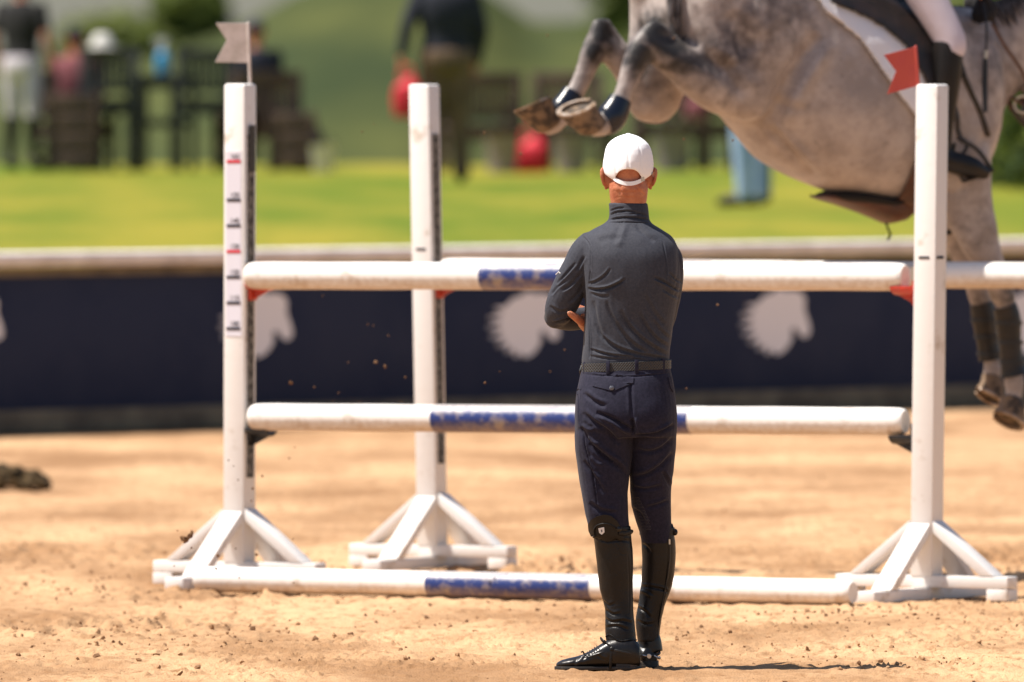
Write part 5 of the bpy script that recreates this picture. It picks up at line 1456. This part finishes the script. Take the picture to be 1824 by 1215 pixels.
def sit(px, D, yaw, hs=.46, h=1.72):
    b = LG(px, D); k = h / 1.75
    f = Vector((math.sin(yaw), math.cos(yaw), 0)); r = f.cross(Vector((0, 0, 1)))
    q = lambda x, y, z: b + (r * x + f * y) * k + Vector((0, 0, hs + (z - .0) * k))
    return dict(base=b.z, fwd=f, pelvis=q(0, 0, .10), chest=q(0, .02, .43), neck=q(0, .03, .63), head=q(0, .05, .77), hpL=q(-.09, .02, .08), hpR=q(.09, .02, .08), knL=q(-.12, .44, .08), knR=q(.12, .44, .08), anL=q(-.12, .46, -.36), anR=q(.12, .46, -.36),
                toL=q(-.13, .65, -.40), toR=q(.13, .65, -.40), shL=q(-.19, .03, .57), shR=q(.19, .03, .57), elL=q(-.24, .08, .30), elR=q(.24, .08, .30), wrL=q(-.16, .33, .20), wrR=q(.16, .33, .20))
LD = 119.
figure('person', 'person in black top, white breeches and dark boots standing at the far left', stand(38, LD, R(25), 1.78), M['black_cloth'], M['rider_white'], 'tall', vox=.016, sleeve='short', hair=M['wood_brown'], botlabel='breeches')
figure('person', 'tall person in dark navy jacket and khaki trousers standing behind the middle standard', stand(795, 110, R(-12), 1.93, dict(elL=(-.30, -.04, 1.18), wrL=(-.34, -.02, .96))), M['navy_cloth'], M['khaki'], 'low', vox=.016, kr=1.30, hair=M['wood_brown'])
figure('person', 'person in pale blue jeans standing on the lawn behind the horse belly', stand(1344, 97, R(-60), 1.70, wide=.12), M['black_cloth'], M['denim'], 'low', vox=.016, kr=1.22, hair=M['wood_brown'], botlabel='jeans')
figure('person', 'seated person with navy cap and pink shirt beside the dark chairs at far left', sit(132, LD + .3, R(10), .40), M['pink'], M['navy_cloth'], 'low', vox=.016, sleeve='short', hat=M['navy_cloth'])
figure('person', 'seated person in navy cap half hidden behind the white flag', sit(458, LD + .35, R(-20), .46), M['navy_cloth'], M['khaki'], 'low', vox=.016, sleeve='short', hat=M['navy_cloth'])

def chair(label, w_=.52, d_=.50, hs=.62, hb=1.08, m_=None, group=None, name='slatted_chair', arms=True, n=6):
    t = empty(name, (0, 0, 0)); tag(t, label, 'chair', group)
    for sx in (-1, 1):
        for sy in (-1, 1):
            mb = MB(); mb.box((sx * (w_ / 2 - .025), sy * (d_ / 2 - .025), (hb if sy < 0 else (hs + .20 if arms else hs)) / 2), (.06, .06, hb if sy < 0 else (hs + .20 if arms else hs))); mb.build('leg', m_, t, local=True, bevel=.004)
    mb = MB(); mb.box((0, .0, hs), (w_ - .005, d_ - .01, .035)); mb.build('seat', m_, t, local=True, bevel=.004)
    bk = MB()
    bk.box((0, -d_ / 2 + .025, hb - .05), (w_ - .122, .035, .10)); bk = bk.build('backrest', m_, t, local=True, bevel=.003)
    mb = MB(); mb.box((0, -d_ / 2 + .025, hs + .10), (w_ - .122, .035, .05)); mb.build('back_rail', m_, bk, local=True)
    mb = MB(); mb.box((0, .0, hs - .07), (w_ - .06, d_ - .06, .10)); mb.build('apron', m_, t, local=True)
    for i in range(n):
        mb = MB(); mb.box(((i - (n - 1) / 2) * (w_ - .12) / n, -d_ / 2 + .025, (hb - .095 + hs + .125) / 2), ((w_ - .12) / n * .74, .016, hb - .22 - hs)); mb.build('slat', m_, bk, local=True)
    for sx in (-1, 1):
        if arms:
            mb = MB(); mb.box((sx * (w_ / 2 - .025), .03, hs + .217), (.06, d_ - .02, .03)); mb.build('armrest', m_, t, local=True, bevel=.004)
        mb = MB(); mb.box((sx * (w_ / 2 - .025), 0, hs * .42), (.03, d_ - .095, .04)); mb.build('stretcher', m_, t, local=True)
    return t
def put(o, px, D, rz, label):
    p = LG(px, D); o.location = p; o.rotation_euler = (0, 0, rz); o["label"] = label; return o
gch = 'dark slatted chairs on the lawn'
c1 = chair('x', m_=M['wood_dark'], group=gch)
put(c1, 203, LD, R(-8), 'dark tall slatted chair at left with the pale hat on its back')
c2 = put(copy_tree(c1), 362, LD, R(8), 'dark tall slatted chair just left of the white flag')
b1_ = chair('x', w_=.62, d_=.60, hs=.40, hb=.88, m_=M['wood_brown'], group='brown wooden armchairs on the lawn', name='wooden_armchair', n=9)
put(b1_, 458, LD + .1, R(20), 'brown wooden armchair under the seated person behind the white flag')
for px, rz, lb, dd in ((130, R(-70), 'brown wooden armchair under the seated person in the pink shirt', .3), (858, R(10), 'brown wooden armchair right of the person in the navy jacket', .2), (1022, R(-12), 'brown wooden armchair under the lifted hooves of the horse', .1), (1196, R(6), 'brown wooden armchair behind the white cap of the standing man', .0), (1262, R(14), 'brown wooden armchair right of the white cap, nearest the jeans', .3)):
    put(copy_tree(b1_), px, LD + dd, rz, lb)
t = empty('garden_table', LG(288, LD + .1)); tag(t, 'dark tall table between the two dark slatted chairs', 'table')
mb = MB(); mb.box((0, 0, .83), (.66, .66, .04)); mb.build('tabletop', M['wood_dark'], t, local=True, bevel=.004)
mb = MB(); mb.box((0, 0, .765), (.58, .58, .085)); mb.build('apron', M['wood_dark'], t, local=True)
for sx in (-1, 1):
    for sy in (-1, 1):
        mb = MB(); mb.box((sx * .28, sy * .28, .405), (.05, .05, .81)); mb.build('leg', M['wood_dark'], t, local=True, bevel=.003)
mb = MB(); mb.box((0, 0, .42), (.56, .56, .07)); mb.build('shelf', M['wood_dark'], t, local=True)
t = empty('wooden_planter', LG(128, LD - .5)); tag(t, 'dark brown slatted wooden box in front of the seated pink shirt', 'planter box')
for z in (.10, .27, .44, .61):
    mb = MB(); mb.box((0, 0, z), (.40, .36, .15)); mb.build('board', M['wood_brown'], t, local=True, bevel=.004)
for sx in (-1, 1):
    mb = MB(); mb.box((sx * .21, 0, .35), (.03, .40, .70)); mb.build('side_board', M['wood_brown'], t, local=True, bevel=.004)
t = empty('wooden_planter', LG(520, LD - .3)); tag(t, 'dark slatted wooden box beside the brown bag, right of the flag', 'planter box')
for z in (.10, .27, .44):
    mb = MB(); mb.box((0, 0, z), (.36, .36, .15)); mb.build('board', M['wood_brown'], t, local=True, bevel=.004)
for sx in (-1, 1):
    mb = MB(); mb.box((sx * .19, 0, .27), (.03, .40, .54)); mb.build('side_board', M['wood_brown'], t, local=True, bevel=.004)
def lathe(prof, n=20):
    mb = MB(); mb.loft([(Vector((0, 0, z)), Vector((r_, 0, 0)), Vector((0, r_, 0))) for z, r_ in prof], n); return mb
t = empty('spray_bottle', LG(290, LD) + Vector((0, 0, .85))); tag(t, 'blue bottle with a white top standing on the dark table', 'bottle')
lathe([(0, .055), (.01, .06), (.14, .06), (.19, .045), (.21, .022), (.22, .022)]).build('bottle_body', M['blue_plastic'], t, local=True)
mb = lathe([(.22, .028), (.26, .028), (.29, .02)]); mb.box((-.02, 0, .30), (.12, .035, .05)); mb.tube([Vector((-.07, 0, .29)), Vector((-.055, 0, .25)), Vector((-.045, 0, .22))], .009, n=8); mb.build('spray_head', M['white_plastic'], t, local=True)
def bag(px, D, sz, m_, label, name='duffel_bag', z=0., handle=True, yaw=0.):
    t = empty(name, LG(px, D) + Vector((0, 0, z)), yaw); tag(t, label, 'bag')
    mb = MB(); mb.ell((0, 0, sz[2] * .4), (sz[0] / 2, sz[1] / 2, sz[2] * .42), n=24, k=14); mb.box((0, 0, sz[2] * .36), (sz[0] * .85, sz[1] * .8, sz[2] * .72)); mb.ell((sz[0] * .12, 0, sz[2] * .75), (sz[0] * .28, sz[1] * .3, sz[2] * .22), n=16, k=10); mb.build('bag_body', m_, t, local=True, voxel=.02, relax=4)
    mb = MB(); mb.tube([Vector((-sz[0] * .25, 0, sz[2] * .8)), Vector((-sz[0] * .15, 0, sz[2] * 1.12)), Vector((sz[0] * .15, 0, sz[2] * 1.12)), Vector((sz[0] * .25, 0, sz[2] * .8))], .012, n=8, sub=14); mb.build('handle', m_, t, local=True)
    return t
bag(724, 109.8, (.24, .16, .36), M['red_cloth'], 'red bag hanging from the hand of the person in the navy jacket', z=.55)
bag(945, LD - .5, (.32, .22, .34), M['red_cloth'], 'bright red bag on the lawn below the raised hooves', z=.0)
bag(1240, LD - .6, (.22, .2, .22), M['pink'], 'dull pink bag on the armchair by the horse belly', z=.45)
bag(548, LD - .3, (.34, .3, .42), M['wood_brown'], 'brown bag beside the wooden armchair right of the flag', z=0)
t = empty('sun_hat', LG(182, LD - .25) + Vector((0, 0, 1.085))); tag(t, 'pale sun hat resting on the back of the left dark chair', 'hat')
lathe([(0, .15), (.008, .155), (.014, .15), (.018, .10)]).build('brim', M['white_plastic'], t, local=True)
lathe([(.016, .098), (.05, .095), (.09, .08), (.12, .05), (.128, .01)]).build('crown', M['white_plastic'], t, local=True)
for px, m_, lb, sc_ in ((895, M['grey_plastic'], 'pale grey pail on the lawn left of the bright red bag', 1.), (575, M['white_plastic'], 'small white pail beside the brown bag', .7), (1195, M['grey_plastic'], 'pale grey pail seen just right of the white cap', 1.0), (1018, M['grey_plastic'], 'pale grey pail on the lawn left of the white cap', 1.0)):
    z_ = .30 if px == 1195 else 0.
    t = empty('pail', LG(px, LD - .8)); tag(t, lb, 'pail', 'pails on the lawn')
    mb = lathe([(0, .11 * sc_), (.01, .12 * sc_), (.32 * sc_, .155 * sc_), (.335 * sc_, .165 * sc_), (.335 * sc_, .15 * sc_), (.05, .11 * sc_)]); mb.build('pail_body', m_, t, local=True)
    mb = MB(); mb.tube([Vector((math.cos(R(a)) * .155 * sc_, .02, .32 * sc_ + math.sin(R(a)) * .14 * sc_)) for a in range(0, 181, 15)], .006, n=6); mb.build('handle', M['black_plastic'], t, local=True)

# ---- trees and shrubs ---------------------------------------------------------
M['bark'] = mat('bark', (.07, .05, .035), .95, (.04, .03, .02), 6)
LEAF = [mat('leaf_mid_green', (.12, .16, .04), .7, (.15, .18, .05), .8, spec=.2), mat('leaf_dark_green', (.05, .08, .03), .7, (.06, .085, .03), .8, spec=.2), mat('leaf_olive', (.18, .20, .06), .7, (.14, .17, .05), .8, spec=.2)]
for m_ in LEAF:
    t_ = m_.node_tree; tl_ = t_.nodes.new("ShaderNodeBsdfTranslucent"); tl_.inputs[0].default_value = (.24, .30, .07, 1)
    ms_ = t_.nodes.new("ShaderNodeMixShader"); ms_.inputs[0].default_value = .4
    t_.links.new(t_.nodes["Principled BSDF"].outputs[0], ms_.inputs[1]); t_.links.new(tl_.outputs[0], ms_.inputs[2])
    t_.links.new(ms_.outputs[0], [n for n in t_.nodes if n.type == 'OUTPUT_MATERIAL'][0].inputs[0])
def tree(pos, h, r, m_, label, cat, name, seed, n=2600, leaf=.22, base=.25, group=None, tall=1.0):
    rt = np.random.default_rng(seed); t = empty(name, pos); tag(t, label, cat, group)
    mb = MB(); mb.tube([Vector((0, 0, -.2)), Vector((.05, 0, h * .3)), Vector((-.1, .1, h * .62)), Vector((0, 0, h * .9))], [h * .028, h * .022, h * .014, h * .004], n=8, sub=8)
    for i in range(7):
        a = rt.random() * 6.28; z = h * (.3 + .08 * i)
        mb.tube([Vector((0, 0, z)), Vector((math.cos(a) * r * .4, math.sin(a) * r * .4, z + r * .25)), Vector((math.cos(a) * r * .8, math.sin(a) * r * .8, z + r * .45))], [h * .012, h * .008, h * .003], n=6)
    mb.build('trunk', M['bark'], t, local=True)
    k = 26; cz = rt.random(k) * (h * (1 - base) - r * .3) + h * base; ca = rt.random(k) * 6.28; cr = rt.random(k) ** .6 * r * .75 * np.sin(np.clip((cz / h - base * .5) / (1.05 - base * .5), .08, 1) * np.pi) ** .5
    C = np.stack([np.cos(ca) * cr, np.sin(ca) * cr, cz], 1); rad = r * (.25 + .25 * rt.random(k))
    ci = rt.integers(0, k, n); d = rt.normal(size=(n, 3)); d /= np.linalg.norm(d, axis=1)[:, None]
    p = C[ci] + d * (rad[ci] * (.55 + .5 * rt.random(n)))[:, None] * np.array([1, 1, .8])
    u = rt.normal(size=(n, 3)); u /= np.linalg.norm(u, axis=1)[:, None]; v = np.cross(u, d); v /= np.linalg.norm(v, axis=1)[:, None] + 1e-6
    s = leaf * (.6 + .8 * rt.random(n))[:, None]
    Q_ = np.stack([p - u * s, p + v * s * .6, p + u * s, p - v * s * .6], 1).reshape(-1, 3)
    me = bpy.data.meshes.new('crown'); me.from_pydata(Q_.tolist(), [], np.arange(4 * n).reshape(-1, 4).tolist()); me.materials.append(m_)
    o = bpy.data.objects.new('crown', me); SC.collection.objects.link(o); o.parent = t
    return t
def HZ(x, y): return float(hill_h(np.array([x]), np.array([y]))[0])
TREES = [(200, 440, 1.7, 2.1, 2, 'small round tree on the skyline behind the left chairs'), (335, 445, 2.3, 1.5, 0, 'small green tree left of the white flag, low on the skyline'),
         (1150, 400, 5.5, 2.6, 0, 'green tree hidden behind the hindquarters of the horse'), (1850, 300, 6.0, 3.0, 0, 'green tree behind the head of the horse')]
for i, (px, D, h, r, k, lb) in enumerate(TREES):
    x = (px - 912) / F * D
    tree(Vector((x, D, HZ(x, D))), h, r, LEAF[k], lb, 'tree', 'tree', 50 + i, n=2400, leaf=.26, base=.12, group='trees beyond the lawn')
# shrubs on the right end of the lawn
for i, (px, D, h, r, lb) in enumerate(((1800, 108, 1.25, 1.0, 'dark green shrub on the lawn behind the horse chest'), (1960, 106, 1.5, 1.1, 'dark green shrub on the lawn at the far right'))):
    p = LG(px, D); tree(p, h, r, LEAF[1], lb, 'shrub', 'shrub', 90 + i, n=2600, leaf=.07, base=.02, group='shrubs on the lawn')

# ---- dung, clods ----------------------------------------------------------------
def lump(c, r, seed, sub=2):
    rd = random.Random(seed); bm = bmesh.new(); bmesh.ops.create_icosphere(bm, subdivisions=sub, radius=1)
    o = Vector((rd.uniform(0, 50), rd.uniform(0, 50), rd.uniform(0, 50)))
    sc_ = Vector((r * rd.uniform(.8, 1.3), r * rd.uniform(.7, 1.1), r * rd.uniform(.6, 1.0)))
    v = []
    for x in bm.verts:
        n_ = noise.noise(x.co * 1.6 + o) * .75 + noise.noise(x.co * 4 + o) * .35
        q = x.co * (1 + n_); v.append(Vector((q.x * sc_.x, q.y * sc_.y, q.z * sc_.z)))
    rot = Matrix.Rotation(rd.uniform(0, 6), 3, 'Y') @ Matrix.Rotation(rd.uniform(0, 6), 3, 'X')
    f = [tuple(w_.index for w_ in q.verts) for q in bm.faces]; bm.free()
    return [Vector(c) + rot @ q for q in v], f
mb = MB(); rd = random.Random(9); pc = G(28, 65)
for i in range(110):
    a, q = rd.uniform(0, 6.28), rd.random() ** .5
    x, y = math.cos(a) * q * .20, math.sin(a) * q * .3
    mb.add(*lump(pc + Vector((x - .03, y * .7, .02 + .11 * (1 - q * q) * rd.random())), rd.uniform(.022, .040), i, 1))
tag(mb.build('dung_pile', M['dung'], None, origin=pc, voxel=.012), 'dark heap of droppings on the sand at the left edge', 'dung')
# clods lying on the sand: nobody could count them
mb = MB(); rd = random.Random(12)
def zs(x, y): return float(sand_h(np.array([x]), np.array([y]))[0])
n_c = 9000
xs_ = np.empty(0)
cl = []
for i in range(n_c):
    D = rd.uniform(43.3, 56) if rd.random() < .85 else rd.uniform(56, 72)
    px = rd.uniform(-60, 1884)
    if vnoise(np.array([px / 190. + 9]), np.array([D * .9]), 77)[0] < rd.uniform(.35, .8): continue
    cl.append(((px - 912) / F * D, D, .0018 + .0080 * rd.random() ** 6))
for (cx, cy, rx, ry, am) in CHURN:
    for k in range(int(1900 * am) + 8):
        cl.append((rd.gauss(cx, rx * .75), rd.gauss(cy, ry * .75), .003 + .010 * rd.random() ** 3))
for k in range(70):   # loose rim around the hoof marks
    p, r_, _, ry = PRINTS[k % 4]
    a = rd.uniform(0, 6.28); cl.append((p.x + math.cos(a) * r_ * rd.uniform(1.1, 2.2), p.y + math.sin(a) * ry * rd.uniform(.9, 1.8), .003 + .007 * rd.random()))
zc = sand_h(np.array([c[0] for c in cl]), np.array([c[1] for c in cl]))
for i, ((x, y, r_), z) in enumerate(zip(cl, zc)): mb.add(*lump((x, y, z + r_ * .4), r_, 1000 + i, 1))
tag(mb.build('loose_clods', M['crumb'], None), 'small clods of damp sand scattered over the arena', 'sand clods', None, 'stuff')
# clods in the air
FL = [(518, 682, 51, 7, 1), (560, 690, 51, 4, 0), (575, 527, 51.3, 4, 0), (670, 645, 51, 6, 1), (686, 653, 51, 6, 1), (722, 672, 51, 5, 1), (603, 700, 51.5, 3, 0), (593, 715, 51, 3, 0), (620, 646, 51.6, 3, 0), (655, 578, 52, 3, 0), (665, 580, 52, 3, 0), (692, 598, 51.5, 4, 0), (706, 726, 51, 3, 0), (640, 716, 51, 3, 0), (715, 715, 51, 3, 0),
      (332, 957, 48.5, 14, 2), (316, 945, 48.5, 3, 0), (341, 976, 48.6, 4, 0), (388, 990, 49, 7, 2), (385, 1013, 49, 5, 2), (457, 988, 49.5, 6, 2), (420, 977, 49.5, 3, 0), (467, 848, 50, 5, 2), (416, 830, 50, 3, 0), (424, 855, 50, 3, 0), (450, 870, 50, 4, 0), (448, 892, 50, 4, 0), (407, 820, 50, 3, 0), (515, 816, 50.5, 3, 0), (525, 797, 50.5, 3, 0), (562, 840, 50.5, 2, 0), (375, 912, 50, 2, 0), (522, 960, 50, 3, 0), (523, 1038, 49.2, 4, 0), (310, 1008, 49, 3, 0), (426, 1029, 49, 3, 0),
      (975, 63, 51, 4, 0), (722, 168, 51, 3, 0), (645, 235, 51, 3, 0), (666, 220, 51, 2, 0), (863, 236, 50.5, 4, 0), (1218, 248, 50, 4, 0), (1306, 250, 50, 4, 0), (1278, 543, 49, 5, 1), (928, 274, 51, 4, 0), (1200, 68, 51, 4, 0), (1213, 188, 51, 3, 0), (864, 682, 49, 4, 0), (890, 662, 49, 3, 0), (1222, 692, 49, 4, 0), (1006, 623, 50, 3, 0), (980, 662, 50, 3, 0), (1640, 1146, 45.2, 5, 2)]
small_lb = 'tiny clod of sand flying through the air behind the leaping horse'
ZONES = [(lambda x, y: y < 130, 'tiny clod in the air near the top of the picture, between middle standard and hocks'), (lambda x, y: y < 330 and x < 900, 'tiny clod in the air against the green hillside left of the raised hooves'),
         (lambda x, y: y < 330, 'tiny clod in the air beside the raised hooves or white cap'), (lambda x, y: y < 730 and x < 760, 'tiny clod in the air against the navy wall between the marked and middle standards'),
         (lambda x, y: y < 730 and x > 760, 'tiny clod in the air against the navy wall beside the standing man'), (lambda x, y: x < 400, 'tiny brown clod in the air left of the post with the height marks'),
         (lambda x, y: x < 480, 'tiny brown clod in the air in front of the post with the height marks'), (lambda x, y: True, 'tiny brown clod in the air right of the post with height marks, against sand')]
def zone(x, y):
    for f_, l_ in ZONES:
        if f_(x, y): return l_
named = {518: 'largest tan clod in the air above the left end of the lower pole', 670: 'tan clod in the air by the navy wall, left of a close pair', 686: 'tan clod in the air against the navy wall, right one of a close pair', 722: 'tan clod in the air just left of the middle standard, above the lower pole',
         332: 'largest brown clod in the air, horn-shaped, left of the brace', 388: 'brown clod in the air in front of the left brace, upper one', 385: 'brown clod in the air in front of the left brace, lower one', 457: 'brown clod in the air between the braces of the marked standard', 467: 'brown clod in the air just right of the marked standard, against the sand', 1278: 'tan clod in the air right of the man, against the navy wall', 1640: 'dark sliver of sand standing on the ground at the lower right'}
for i, (px, py, D, sz, k) in enumerate(FL):
    c = P(px, py, D); r_ = sz / 2 / (F / D) * .95
    mb = MB(); mb.add(*lump((0, 0, 0), r_, 300 + i, 2))
    if px == 332:
        mb = MB()
        for q, (dx, dz, s_) in enumerate(((-.017, .000, .007), (-.011, -.006, .010), (-.003, -.008, .011), (.006, -.002, .011), (.013, .006, .010), (.019, .015, .007), (.021, .021, .005), (-.006, -.018, .006))): mb.add(*lump((dx, 0, dz), s_, 700 + q, 2))
    o = mb.build('dirt_clod', M['clod'], None, local=True, voxel=(.0018 if px == 332 else None))
    o.location = c if px != 1640 else Vector((c.x, c.y, zs(c.x, c.y) + .004))
    tag(o, named.get(px, small_lb) if k or px in (1278,) else zone(px, py), 'dirt clod', 'clods of sand in the air')
    if px == 332: o['label'] = 'largest brown clod in the air, horn-shaped, left of the standard'
